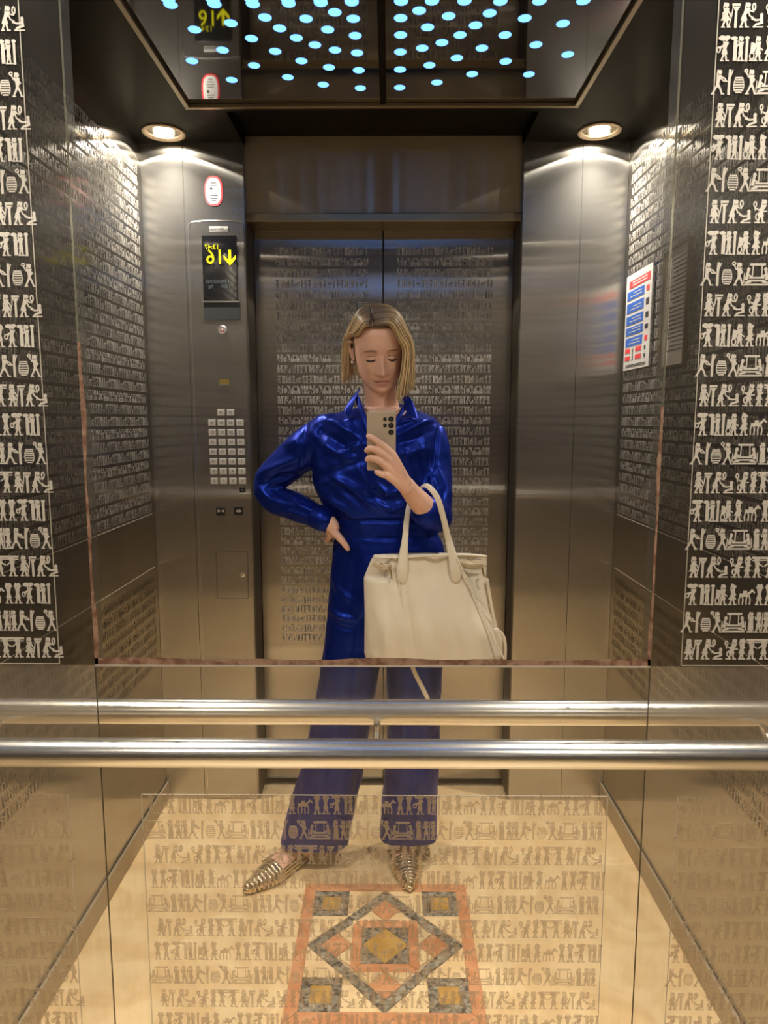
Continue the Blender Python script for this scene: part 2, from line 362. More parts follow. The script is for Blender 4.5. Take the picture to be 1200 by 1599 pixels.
def flat_rows(rows, width, z0, axis, c, sgn, phase=0.0):
    """joined low rows of the same figures for the far walls and doors (axis 'x' or 'y')"""
    mb = MB()
    for i, r in enumerate(rows):
        for k in range(-1, int(width / PER) + 2):
            for g, gx, kk in LAY[r]:
                for q in g.q:
                    pts = []
                    for x, y in q:
                        u = phase + k * PER + gx + x * FH * kk
                        if u < 0 or u > width: break
                        pts.append((u, z0 + i * PITCH + y * FH))
                    if len(pts) == len(q):
                        if axis == 'x': mb.quad(*[(c[0] + sgn * u, c[1], z) for u, z in pts])
                        else: mb.quad(*[(c[0], c[1] + sgn * u, z) for u, z in pts])
    return mb

# ================================================================ SETTING
# ---- floor
floor = tag(empty('floor'), kind='structure')
IX0, IX1, IY0, IY1 = -0.250, 0.228, 1.458, 1.955
SL = 0.02
mb = MB()
for (a, b, c, d) in ((XL - .1, IX0, BY - .2, DY + .1), (IX1, XR + .1, BY - .2, DY + .1), (IX0, IX1, BY - .2, IY0), (IX0, IX1, IY1, DY + .1)): mb.box(a, b, c, d, -SL, 0)
mb.build('marble_slab', M['floor'], floor)
ICX, ICY = (IX0 + IX1) / 2, (IY0 + IY1) / 2; IW, IH = (IX1 - IX0) / 2, (IY1 - IY0) / 2
def tile(poly, mat, name, z=0.0):
    """poly in unit square coordinates -1..1"""
    p = [(ICX + x * IW, ICY + y * IH) for x, y in poly]
    cx = sum(q[0] for q in p) / len(p); cy = sum(q[1] for q in p) / len(p)
    ar = sum(p[i][0] * p[(i + 1) % len(p)][1] - p[(i + 1) % len(p)][0] * p[i][1] for i in range(len(p)))
    if ar < 0: p.reverse()
    p = [(cx + (x - cx) * (1 - .0012 / max(.02, math.hypot(x - cx, y - cy))), cy + (y - cy) * (1 - .0012 / max(.02, math.hypot(x - cx, y - cy)))) for x, y in p]
    mb = MB(); n = len(p); z += random.uniform(-.0003, .0003)
    mb.v = [(x, y, z) for x, y in p] + [(x, y, -SL) for x, y in p]
    mb.f = [tuple(range(n))] + [(i, n + i, n + (i + 1) % n, (i + 1) % n) for i in range(n)]
    return mb.build(name, mat, floor)
MB().box(IX0, IX1, IY0, IY1, -SL - .01, -SL * .15).build('inlay_grout', principled('grout', (.55, .42, .27), .8), floor)
bw = 0.135
for s in (1, -1):
    tile([(-1, s), (1, s), (1 - bw, s * (1 - bw)), (-1 + bw, s * (1 - bw))], M['coral'], 'inlay_tile')
    tile([(s, -1), (s, 1), (s * (1 - bw), 1 - bw), (s * (1 - bw), -1 + bw)], M['coral'], 'inlay_tile')
q = 1 - bw
# corner squares
for sx in (1, -1):
    for sy in (1, -1):
        a0, a1 = q, q - .42; i0, i1 = q - .10, q - .32
        o_ = [(a0, a0), (a1, a0), (a1, a1), (a0, a1)]; n_ = [(i0, i0), (i1, i0), (i1, i1), (i0, i1)]
        tile([(sx * x, sy * y) for x, y in n_], M['ochre'], 'inlay_tile')
        for k in range(4):
            l = (k + 1) % 4
            tile([(sx * x, sy * y) for x, y in (o_[k], o_[l], n_[l], n_[k])], M['greym'], 'inlay_tile')
# big grey diamond band
d1, d0 = q, q - .15
for sx in (1, -1):
    for sy in (1, -1):
        tile([(sx * d1, 0), (0, sy * d1), (0, sy * d0), (sx * d0, 0)], M['greym'], 'inlay_tile')
# coral small diamonds at the tips, centre square frame, centre diamond
c1, c0 = .37, .26
for ax_, ay in ((1, 0), (-1, 0), (0, 1), (0, -1)):
    m_ = (d0 + c1) / 2; r_ = (d0 - c1) / 2
    tile([(ax_ * m_ + r_, ay * m_), (ax_ * m_, ay * m_ + r_), (ax_ * m_ - r_, ay * m_), (ax_ * m_, ay * m_ - r_)], M['coral'], 'inlay_tile')
    # cream triangles either side of each small diamond
    for s in (1, -1):
        if ax_: tile([(ax_ * c1, s * .02), (ax_ * c1, s * c1 * .78), (ax_ * (m_ - .01), s * r_ * .98)], M['floor'], 'inlay_tile')
        else: tile([(s * .02, ay * c1), (s * c1 * .78, ay * c1), (s * r_ * .98, ay * (m_ - .01))], M['floor'], 'inlay_tile')
for s in (1, -1):
    tile([(-c1, s * c1), (c1, s * c1), (c0, s * c0), (-c0, s * c0)], M['coral'], 'inlay_tile')
    tile([(s * c1, -c1), (s * c1, c1), (s * c0, c0), (s * c0, -c0)], M['coral'], 'inlay_tile')
    for t in (1, -1): tile([(s * c0, t * c0), (0, t * c0), (s * c0, 0)], M['greym'], 'inlay_tile')
tile([(c0, 0), (0, c0), (-c0, 0), (0, -c0)], M['ochre'], 'inlay_tile')
# cream fields between border, corner squares and diamond
e = q - .42
for s in (1, -1):
    for t in (1, -1):
        tile([(s * e, t * q), (s * .03, t * q), (s * (q - e), t * e), (s * e, t * e)], M['floor'], 'inlay_tile')
        tile([(s * q, t * e), (s * q, t * .03), (s * e, t * (q - e)), (s * e, t * e)], M['floor'], 'inlay_tile')
        tile([(s * (c1 + .01), t * (c1 + .0)), (s * c1, t * .30), (s * (d0 - .33), t * .28), (s * .30, t * (d0 - .33)), (s * .30, t * c1)], M['floor'], 'inlay_tile')
# ---- baseboards (low skirting with a dark joint above)
for nm, x, s in (('baseboard_left', XL, 1), ('baseboard_right', XR, -1)):
    bb = tag(empty(nm), kind='structure')
    MB().box(min(x, x + s * .010), max(x, x + s * .010), BY, FY, 0, .068).build('skirting_board', M['skirt'], bb, bevel=.0015)
    MB().box(min(x, x + s * .002), max(x, x + s * .002), BY, FY, .068, .0697).build('shadow_joint', M['dark'], bb)
# ---- side walls
ROWCYC = 'ACB'
up_rows = [ROWCYC[i % 3] for i in range(31)]; low_rows = [ROWCYC[i % 3] for i in range(9)]
for nm, x, s in (('wall_left', XL, 1), ('wall_right', XR, -1)):
    w = tag(empty(nm), kind='structure')
    MB().box(min(x, x - s * .03), max(x, x - s * .03), BY, FY, 0, ZC + .05).build('steel_sheet', M['side'], w)
    y0, y1 = MY + .065, FY - .03
    o = flat_rows(up_rows, y1 - y0, 1.072, 'y', (x + s * .0006, y0), 1).build('etched_band', M['etch_far'], w); o['kind'] = 'stuff'
    o = flat_rows(low_rows, y1 - y0, .53, 'y', (x + s * .0006, y0), 1).build('etched_band', M['etch_side'], w); o['kind'] = 'stuff'
    for z in (1.062, .875): MB().box(min(x, x + s * .0007), max(x, x + s * .0007), y0, y1, z, z + .0018).build('border_line', M['line'], w)
# ---- front wall (with the doors), seen in the mirror
wf = tag(empty('wall_front'), kind='structure')
JL, JR = -0.481, 0.437
for (a, b) in ((XL, -.680), (-.679, JL), (JR, .628), (.629, XR)):
    MB().box(a, b, FY, DY + .03, 0, ZC + .05).build('steel_sheet', M['front'], wf, bevel=.001)
for x, s in ((JL, 1), (JR, -1)):
    MB().box(min(x, x + s * .004), max(x, x + s * .004), FY + .004, DY, 0, 2.05).build('jamb_lining', M['jamb'], wf)
# transom above the doors with its lip
MB().box(JL, JR, FY + .03, DY + .03, 2.062, 2.36).build('transom_panel', M['transom'], wf)
MB().box(JL, JR, FY + .012, DY, 2.036, 2.064).build('transom_lip', M['bronze'], wf, bevel=.003)
MB().box(JL, JR, DY + .03, DY + .05, -.02, 2.1).build('shaft_panel', M['dark'], wf)
MB().box(JL, JR, DY - .03, DY + .03, -.019, .0015).build('door_sill', M['chrome'], wf)
# ---- doors: two etched leaves
dr = tag(empty('door_1'), kind='structure')
cx = -.024
for a, b, pa, pb in ((JL + .005, cx - .0015, -.405, -.075), (cx + .0015, JR - .005, .022, .362)):
    lf = MB().box(a, b, DY, DY + .025, .012, 2.045).build('door_leaf', M['door'], dr, bevel=.002)
    o = flat_rows([ROWCYC[i % 3] for i in range(39)], pb - pa, .56, 'x', (pa, DY - .0007), 1).build('etched_band', M['etch_door'], lf); o['kind'] = 'stuff'
# small floor guide blocks at the foot of the doors
MB().box(-.038, -.012, DY - .012, DY, .055, .075).build('guide_block', M['chrome'], dr)
# ---- real cabin behind the camera: plain front wall and doors
wb = tag(empty('wall_rear'), kind='structure')
for (a, b) in ((XL, JL), (JR, XR)):
    MB().box(a, b, my(DY) - .03, BY, 0, ZC + .05).build('steel_sheet', M['front'], wb)
MB().box(JL, JR, my(DY) - .03, my(DY), 0, 2.05).build('door_leaf', M['door'], wb)
MB().box(JL, JR, my(DY) - .03, BY - .03, 2.05, 2.36).build('transom_panel', M['transom'], wb)
# ---- ceiling with round lamp cut-outs
ce = tag(empty('ceiling'), kind='structure')
SPX = (-.712, .655); SPY = (2.345, my(2.345))
SPY_ALL = (2.345, 1.075, my(1.075), my(2.345)); HR = .056; HS = .078
PX0, PX1, PY0, PY1 = -0.578, 0.528, 1.165, 2.155       # star panel opening
def holed(mb, cx, cy, z):
    n = 24
    ring = [(cx + HR * math.cos(2 * math.pi * k / n), cy + HR * math.sin(2 * math.pi * k / n), z) for k in range(n)]
    sq = []
    for k in range(n):
        c, s_ = math.cos(2 * math.pi * k / n), math.sin(2 * math.pi * k / n); m_ = max(abs(c), abs(s_)); sq.append((cx + HS * c / m_, cy + HS * s_ / m_, z))
    for k in range(n):
        l = (k + 1) % n; mb.quad(ring[k], ring[l], sq[l], sq[k])
mb = MB()
for cxx in SPX:
    ys = sorted(SPY_ALL)
    for cy in ys: holed(mb, cxx, cy, ZC)
    edges = [BY] + [v for y in ys for v in (y - HS, y + HS)] + [FY + .02]
    for i in range(0, len(edges), 2): mb.quad((cxx - HS, edges[i], ZC), (cxx + HS, edges[i], ZC), (cxx + HS, edges[i + 1], ZC), (cxx - HS, edges[i + 1], ZC))
def flatq(x0, x1, y0, y1, z=ZC): mb.quad((x0, y0, z), (x1, y0, z), (x1, y1, z), (x0, y1, z))
yd = 2.20
for (a, b) in ((XL - .02, SPX[0] - HS), (SPX[1] + HS, XR + .02)): flatq(a, b, BY - .1, FY + .02)
for a, b in ((SPX[0] + HS, JL), (JR, SPX[1] - HS)):
    flatq(a, b, PY1, FY + .02); flatq(a, b, my(FY) - .02, my(PY1)); flatq(a, b, my(PY0), PY0)
for y0, y1 in ((PY1, yd), (my(yd), my(PY1)), (my(PY0), PY0)): flatq(JL, JR, y0, y1)
for y0, y1 in ((PY0, PY1), (my(PY1), my(PY0))):
    flatq(SPX[0] + HS, PX0, y0, y1); flatq(PX1, SPX[1] - HS, y0, y1)
mb.build('ceiling_sheet', M['ceil'], ce)
mb = MB()                                       # raised strip over the doors
for y0, y1 in ((yd, DY + .03), (my(DY) - .03, my(yd))):
    flatq(JL, JR, y0, y1, ZT)
mb.quad((JL, yd, ZC), (JR, yd, ZC), (JR, yd, ZT), (JL, yd, ZT)); mb.quad((JL, yd, ZC), (JL, DY, ZC), (JL, DY, ZT), (JL, yd, ZT)); mb.quad((JR, yd, ZC), (JR, DY, ZC), (JR, DY, ZT), (JR, yd, ZT))
mb.build('raised_strip', M['ceil'], ce)
MB().box(XL - .1, XR + .1, BY - .3, DY + .1, ZC + .12, ZC + .14).build('roof_plate', M['dark'], ce)
# ---- downlights
def spot_data():
    """the downlight's own beam profile (as its photometric file would give it): strong core, weak shoulder, bright rim of the reflector"""
    ld = bpy.data.lights.get('spot')
    if ld: return ld
    ld = bpy.data.lights.new('spot', 'SPOT'); ld.energy = SPOT_W; ld.color = SPOT_COL; ld.spot_size = math.radians(136); ld.spot_blend = .01; ld.shadow_soft_size = .004
    ld.use_nodes = True; nt = ld.node_tree; N, L = nt.nodes, nt.links; em = [n for n in N if n.type == 'EMISSION'][0]
    tc = N.new('ShaderNodeTexCoord'); sp = N.new('ShaderNodeSeparateXYZ'); ab = N.new('ShaderNodeMath'); ab.operation = 'ABSOLUTE'; ac = N.new('ShaderNodeMath'); ac.operation = 'ARCCOSINE'
    mr_ = N.new('ShaderNodeMapRange'); mr_.inputs[2].default_value = math.pi / 2; cr = N.new('ShaderNodeValToRGB'); els = cr.color_ramp.elements
    L.new(tc.outputs['Normal'], sp.inputs[0]); L.new(sp.outputs[2], ab.inputs[0]); L.new(ab.outputs[0], ac.inputs[0]); L.new(ac.outputs[0], mr_.inputs[0]); L.new(mr_.outputs[0], cr.inputs[0])
    pr = [(0, 1.0), (22, .95), (38, .42), (50, .15), (60, .12), (64, .26), (66.3, .50), (67.3, .0)]
    els[0].position = 0; els[0].color = (1, 1, 1, 1); els[1].position = 1; els[1].color = (0, 0, 0, 1)
    for d, v in pr[1:]: e_ = els.new(d / 90.0); e_.color = (v, v, v, 1)
    L.new(cr.outputs[0], em.inputs['Strength']); return ld
def downlight(x, y, label=None):
    o = empty('downlight', (x, y, ZC))
    tag(o, label, 'ceiling lamp', 'corner downlights')
    MB().lathe((0, 0, 0), (0, 0, 1), [(.053, .004), (.053, -.002), (.057, -.006), (.066, -.005), (.068, .0), (.060, .002)], 32, False).build('trim_ring', M['lamp_ring'], o, True)
    MB().lathe((0, 0, 0), (0, 0, 1), [(.054, 0), (.050, .02), (.040, .045), (.0, .047)], 28, False).build('reflector_cup', M['lamp_can'], o, True)
    MB().lathe((0, 0, 0), (0, 0, 1), [(.0, .003), (.018, .0035), (.026, .006), (.028, .030)], 24, False).build('lamp_lens', M['lamp'], o, True)
    l = bpy.data.objects.new('spot_beam', spot_data()); COL.objects.link(l); l.parent = o; l.location = (0, 0, -.001)
    return o
for i, x in enumerate(SPX):
    for y in SPY_ALL:
        if y > 2: downlight(x, y, ('round recessed downlight glowing in the ceiling above the lift control panel', 'round recessed downlight glowing in the ceiling corner above the safety notice')[i])
        else: downlight(x, y, 'round recessed corner downlight in the unseen part of the ceiling')
# ---- star panel
LEDS = [(266.5,7),(335,6),(304,46),(360.6,36),(393,60),(347.7,78),(300,95),(397,102),(362,124.6),(395,6),(451,5),(501,4),(549.6,3),(414,27),(478,29),(523,19),(552,29),(437,44),(512,46),(555,55.5),(463,59),(492,70),(523.5,78),(558,82.5),(430,80),(471,95),(514,105),(560.6,109.6),(449.7,120.5),(505,132),(563,137.5),
 (626.7,2),(675,1.5),(725.7,1.5),(781.7,2),(655,16.5),(626,28),(701,25),(765,20.5),(668,42.5),(743,39.4),(626,54.5),(718.8,54.5),(789,54.5),(690.5,66.4),(659.7,75),(625.5,81),(753,75),(713.8,90.4),(671,101.7),(790,95.7),(625,108.5),(737.7,115.5),(682.7,128.7),(624.5,136.6),(843,1.5),(911.6,1),(820,28.4),(879.5,36.7),(837.4,69.7),(887,85),(826.4,116)]
led_me = MB().lathe((0, 0, 0), (0, 0, 1), [(.0, -.0012), (.0145, -.001), (.0155, .0), (.0155, .006)], 14, False).mesh('star_light'); led_me.materials.append(M['led']); led_me.shade_smooth()
def star_panel(flip, label):
    sp = empty('star_panel', (0, 0, 0)); tag(sp, label, 'light panel')
    T = (lambda y: y) if not flip else my
    zc = ZC + .006
    for a, b in ((PX0, -.029), (-.011, PX1)):
        MB().box(a, b, min(T(PY0), T(PY1)), max(T(PY0), T(PY1)), zc, zc + .006).build('glass_sheet', M['glassblack'], sp)
    mb = MB().box(-.029, -.011, min(T(PY0), T(PY1)), max(T(PY0), T(PY1)), zc - .004, zc + .006); mb.build('centre_bar', M['ceil'], sp)
    tr = .014
    for x0, x1, y0, y1 in ((PX0 - tr, PX1 + tr, PY1, PY1 + tr), (PX0 - tr, PX1 + tr, PY0 - tr, PY0), (PX0 - tr, PX0, PY0, PY1), (PX1, PX1 + tr, PY0, PY1)):
        MB().box(x0, x1, min(T(y0), T(y1)), max(T(y0), T(y1)), ZC - .006, ZC + .006).build('trim_strip', M['bronze'], sp, bevel=.002)
    pts = [PZ(px, py, zc) for px, py in LEDS]
    mid = (PY0 + PY1) / 2; rest = [(p.x, 2 * mid - p.y) for p in pts if 2 * mid - p.y < 1.66]
    for x, y in [(p.x, p.y) for p in pts] + rest:
        if y < PY0 + .03: continue
        link('star_light', led_me, sp, (x, T(y), zc - .0005))
    return sp
star_panel(False, 'black glass ceiling panel dotted with blue star lights in a bronze frame')
star_panel(True, 'matching star light ceiling panel in the unseen part of the lift')

# ================================================================ BACK WALL (real, carries the mirror)
bk = tag(empty('wall_back'), kind='structure')
SLx, SRx, SZ = -.392, .345, 1.062
TK = .0016
def sheet(x0, x1, z0, z1, mat):
    return MB().quad((x0, MY, z0), (x1, MY, z0), (x1, MY, z1), (x0, MY, z1)) or None
def add_sheet(x0, x1, z0, z1, mat):
    mb = MB(); mb.quad((x0, MY, z0), (x1, MY, z0), (x1, MY, z1), (x0, MY, z1)); return mb.build('steel_panel', mat, bk)
g_ = .0009
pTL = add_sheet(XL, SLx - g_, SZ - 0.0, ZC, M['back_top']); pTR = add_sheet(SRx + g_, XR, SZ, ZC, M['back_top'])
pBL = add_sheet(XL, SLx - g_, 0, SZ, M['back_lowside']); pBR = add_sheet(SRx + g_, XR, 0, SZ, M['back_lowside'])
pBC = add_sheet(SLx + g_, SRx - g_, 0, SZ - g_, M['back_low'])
# joints between the sheets
for x0, x1, z0, z1 in ((SLx - g_, SLx + g_, 0, SZ), (SRx - g_, SRx + g_, 0, SZ)):
    MB().box(x0, x1, MY - .0002, MY + .0004, z0, z1).build('panel_joint', M['jamb'], bk)
EL, ER = -.440, .386
pA = {'A': -.0445, 'C': -.052, 'B': -.043}
etched_field(pTL, XL + .03, EL, 1.072, up_rows, pA, from_right=True)
pB_ = {'A': .002, 'C': -.002, 'B': .0}
etched_field(pTR, ER, XR - .03, 1.072, up_rows, pB_)
def border(parent, x0, x1, z0, z1, sides):
    w = .0011
    if 'l' in sides: MB().box(x0 - w, x0, MY - .0006, MY, z0, z1).build('border_line', M['line'], parent)
    if 'r' in sides: MB().box(x1, x1 + w, MY - .0006, MY, z0, z1).build('border_line', M['line'], parent)
    if 'b' in sides: MB().box(x0, x1, MY - .0006, MY, z0 - w, z0).build('border_line', M['line'], parent)
    if 't' in sides: MB().box(x0, x1, MY - .0006, MY, z1, z1 + w).build('border_line', M['line'], parent)
border(pTL, XL + .03, EL, 1.064, 2.22, 'rb'); border(pTR, ER, XR - .03, 1.064, 2.22, 'lb')
rows10 = ['BCA'[i % 3] for i in range(10)]      # downwards from the top line
ZLOW = .851 - 9 * PITCH
etched_field(pBC, -.338, .296, ZLOW, rows10[::-1], {'B': .03, 'C': .062, 'A': .012}, lib=GML)
border(pBC, -.338, .296, ZLOW - .008, .878, 'lrt')
etched_field(pBL, XL + .03, EL, ZLOW, rows10[::-1], pA, from_right=True, lib=GML)
etched_field(pBR, ER + .006, XR - .03, ZLOW, rows10[::-1], pB_, lib=GML)
border(pBL, XL + .03, EL, ZLOW - .008, .878, 'r'); border(pBR, ER + .006, XR - .03, ZLOW - .008, .878, 'l')
# ---- the mirror's edge (bevelled border, corroded along the bottom)
mr = tag(empty('mirror', ((SLx + SRx) / 2, MY, SZ)), 'large wall mirror above the handrail with corroded brown lower edge', 'mirror')
mr_off = Vector(mr.location)
def mpart(mb, name, mat):
    mb.v = [tuple(Vector(p) - mr_off) for p in mb.v]; return mb.build(name, mat, mr)
e_ = .006
def wavy(x0, z0, x1, z1, nx, nz, w0, w1, n=60):
    """edge strip with an irregular inner rim"""
    mb = MB()
    for i in range(n):
        t0, t1 = i / n, (i + 1) / n
        def pt(t, w): return (x0 + (x1 - x0) * t + nx * w, MY - .0008, z0 + (z1 - z0) * t + nz * w)
        def ww(k): rnd = random.Random(k * 31 + int(w1 * 1e5)); return w0 + (w1 - w0) * (0.5 + 0.5 * math.sin(k * .35) * math.sin(k * .13 + 1)) + rnd.uniform(-.0004, .0004)
        mb.quad(pt(t0, 0), pt(t1, 0), pt(t1, ww(i + 1)), pt(t0, ww(i)))
    return mb
mpart(wavy(SLx, SZ, SRx, SZ, 0, 1, .007, .011), 'corroded_edge', M['brown_edge'])
mpart(wavy(SLx, SZ, SLx, SZ + .42, 1, 0, .002, .0065, 40), 'corroded_edge', M['brown_edge'])
mpart(wavy(SRx, SZ, SRx, SZ + .34, -1, 0, .002, .005, 40), 'corroded_edge', M['brown_edge'])
mpart(MB().box(SLx, SLx + .0025, MY - .0005, MY, SZ, ZC), 'edge_strip', M['mirror_edge']); mb = MB(); mb.quad((SLx + .0025, MY - .0004, SZ + .010), (SLx + .0125, MY - .0010, SZ + .010), (SLx + .0125, MY - .0010, ZC), (SLx + .0025, MY - .0004, ZC)); mpart(mb, 'bevel', M['bevel'])
mpart(MB().box(SRx - .0025, SRx, MY - .0005, MY, SZ, ZC), 'edge_strip', M['mirror_edge']); mb = MB(); mb.quad((SRx - .0125, MY - .0010, SZ + .010), (SRx - .0025, MY - .0004, SZ + .010), (SRx - .0025, MY - .0004, ZC), (SRx - .0125, MY - .0010, ZC)); mpart(mb, 'bevel', M['bevel'])
mpart(MB().box(SLx, SRx, MY - .0013, MY + .0002, SZ - .0018, SZ + .0006), 'ledge_line', M['line'])
# ---- handrails (the rail and its reflection stand on both sides of the mirror plane)
def handrail(y, s, label):
    h = empty('handrail', (0, y, .97)); tag(h, label, 'handrail')
    n = 28
    MB().tube([(-.76 + .01 * (i == 0), 0, 0) if i == 0 else (-.76 + 1.48 * i / 24, 0, 0) for i in range(25)], .0178, n).build('rail_tube', M['chrome'], h, True)
    for bx in (-.56, -.018, .53):
        MB().tube([(bx, 0, -.012), (bx, s * .02, -.026), (bx, s * .045, -.03), (bx, s * .0625, -.03)], .0048, 10).build('bracket', M['chrome'], h, True)
        MB().lathe((bx, s * .056, -.03), (0, s, 0), [(.014, 0), (.014, .0062)], 20).build('wall_flange', M['chrome'], h, True)
    return h
handrail(MY - .063, 1, 'polished round steel handrail across the back wall, lower and nearer one')
handrail(MY + .063, -1, 'upper and farther of the two round steel handrails, the mirrored one')
# ================================================================ LIFT CONTROL PANEL (on the front wall, read in the mirror)
FP = FY - .0005
def F_(px, py): return PY(px, py, FY)
cop = empty('control_panel', (F_(350, 700).x, FY, F_(350, 700).z)); co = Vector(cop.location)
tag(cop, 'tall steel lift control panel with yellow floor display and square buttons', 'control panel')
def cpart(mb, name, mat, parent=cop, smooth=False, bevel=0.0):
    base = co
    mb.v = [tuple(Vector(p) - base) for p in mb.v]; return mb.build(name, mat, parent, smooth, bevel=bevel)
cx0, cx1 = F_(302, 560).x, JL - .004
zt, zb = F_(345, 345).z, .012
# plate with a shallow arched top
mb = MB(); n = 16; top = []
for i in range(n + 1):
    t = i / n; x = cx0 + (cx1 - cx0) * t; top.append((x, zt - .018 + .018 * math.sin(math.pi * (t * .5 + .25)) / 1.0 - (.012 if i == 0 else 0)))
Y0, Y1 = FY - .004, FY
for i in range(n):
    (xa, za), (xb, zb2) = top[i], top[i + 1]
    mb.quad((xa, Y0, zb), (xb, Y0, zb), (xb, Y0, zb2), (xa, Y0, za)); mb.quad((xa, Y0, za), (xb, Y0, zb2), (xb, Y1, zb2), (xa, Y1, za))
mb.quad((cx0, Y1, zb), (cx0, Y0, zb), (cx0, Y0, top[0][1]), (cx0, Y1, top[0][1])); mb.quad((cx1, Y0, zb), (cx1, Y1, zb), (cx1, Y1, top[-1][1]), (cx1, Y0, top[-1][1]))
cpart(mb, 'face_plate', M['steelpl'])
YF = Y0
def rect(px0, py0, px1, py1):
    a = PY(px0, py0, YF); b = PY(px1, py1, YF); return a.x, b.x, b.z, a.z
def slab(px0, py0, px1, py1, th, name, mat, parent=cop, bevel=0.0, back=0.0):
    x0, x1, z0, z1 = rect(px0, py0, px1, py1)
    mb = MB().box(x0, x1, YF - th, YF + back + .0002, z0, z1)
    return cpart(mb, name, mat, parent, bevel=bevel)
dsp = slab(315, 368, 372, 470, .003, 'display', M['glassblack'], bevel=.001)
slab(318, 472, 376, 500, .002, 'blank_plate', M['smoke'], bevel=.001)
slab(316, 470, 375, 472.5, .0045, 'display_rim', M['chrome'])
def txt(body, px, py, size, mat, name='lettering', parent=cop, th=.0035, sx=1.0):
    p = PY(px, py, YF - th) - co; return text_mesh(name, body, size, mat, parent, p, sx=sx)
txt('16', 336, 402, .066, M['yellow'], parent=dsp, sx=.95); txt('13:47', 331, 386, .022, M['yellow'], parent=dsp)
# arrow pointing down
ap = PY(359, 402, YF - .0036); mb = MB()
mb.box(ap.x - .0045, ap.x + .0045, ap.y - .0003, ap.y + .0003, ap.z - .018, ap.z + .024)
for s in (1, -1):
    mb.quad((ap.x, ap.y - .0002, ap.z - .026), (ap.x + s * .020, ap.y - .0002, ap.z - .004), (ap.x + s * .020, ap.y - .0002, ap.z + .008), (ap.x, ap.y - .0002, ap.z - .013))
cpart(mb, 'down_arrow', M['yellow'], dsp)
txt('13', 355, 440, .018, M['greytext'], parent=dsp); txt('PERSONS', 336, 440, .016, M['greytext'], parent=dsp, sx=.95)
txt('1000', 353.5, 447, .016, M['greytext'], parent=dsp); txt('kg', 329, 447, .016, M['greytext'], parent=dsp)
nb = slab(327, 353.5, 356, 361.5, .0008, 'name_plate', M['button'])
mb = MB(); mb.tube([(cx0, Y0, .05)] + [(x, Y0, z) for x, z in top], .0012, 6); cpart(mb, 'rolled_edge', M['chrome'])
txt('KLEEMANN', 341.5, 358, .0125, M['engrave'], parent=nb, th=.0012, sx=1.0)
# speaker/key ring below the display
k = PY(347.5, 515.5, YF)
cpart(MB().lathe(k, (0, -1, 0), [(.0165, 0), (.0165, .003), (.012, .004), (.0115, .001), (.0, .001)], 28, False), 'key_switch', M['chrome'], smooth=False)
cpart(MB().lathe(k + Vector((0, -.001, 0)), (0, -1, 0), [(.0075, 0), (.0072, .0012), (.0055, .0014)], 20, False), 'red_ring', M['redp'])
cpart(MB().lathe(k + Vector((0, -.001, 0)), (0, -1, 0), [(.0052, 0), (.0050, .003), (0, .0032)], 20, False), 'key_core', M['chrome'])
# floor buttons: 2 on top, seven rows of four, one dark bell button
def button(px, py, label, w=11.5, h=9.5, mat='button', fs=.013, ink='engrave', group=True):
    b = slab(px - w / 2, py - h / 2, px + w / 2, py + h / 2, .0035, 'button', M[mat], bevel=.0008)
    txt(label, px, py, fs, M[ink], parent=b, th=.0040); return b
nums = ['28', '29']
for i, px in enumerate((345.5, 360.5)): button(px, 644, nums[::-1][i])
lab = 27
for r in range(7):
    py = 660 + r * 15.15 + .0
    for c in range(4):
        px = (331.3 + r * .62) + c * (14.6)
        n_ = 27 - r * 4 - c
        button(px, py, str(n_ - 1) if n_ > 0 else '0')
bb_ = button(379, 765, 'o', 9, 8, 'blackpl', .010, 'button')
for px, t in ((345, '><'), (373, '<>')):
    b = button(px, 798.5 - (1 if px > 350 else 0), '', 14, 12.5, 'blackpl'); p0 = PY(px, 798, YF - .0038)
    mb = MB()
    for s in (1, -1):
        tip = .002 if t == '><' else .0105; base = .0105 if t == '><' else .002
        pts = [(p0.x + s * tip, p0.y, p0.z), (p0.x + s * base, p0.y, p0.z + .006), (p0.x + s * base, p0.y, p0.z - .006)]
        mb.quad(*(pts if (s > 0) == (t == '><') else pts[::-1]))
    mb.box(p0.x - .0005, p0.x + .0005, p0.y, p0.y + .0003, p0.z - .006, p0.z + .006)
    cpart(mb, 'arrow_mark', M['button'], b)
slab(343, 592.5, 358, 600, .002, 'indicator_lamp', M['brass']); slab(343, 600, 358.5, 602, .003, 'indicator_rim', M['chrome'])
# service door in the plate
x0, x1, z0, z1 = rect(337, 861.5, 389, 934.5)
cpart(MB().box(x0, x1, YF - .0006, YF + .0002, z0, z1), 'service_shadow', M['jamb'])
sd = cpart(MB().box(x0 + .002, x1 - .002, YF - .0022, YF, z0 + .002, z1 - .002), 'service_door', M['steelpl'], bevel=.0008)
k = PY(379, 897, YF - .002)
cpart(MB().lathe(k, (0, -1, 0), [(.009, 0), (.009, .003), (.006, .0035), (.0055, .0015), (0, .0015)], 20, False), 'lock', M['chrome'], sd)
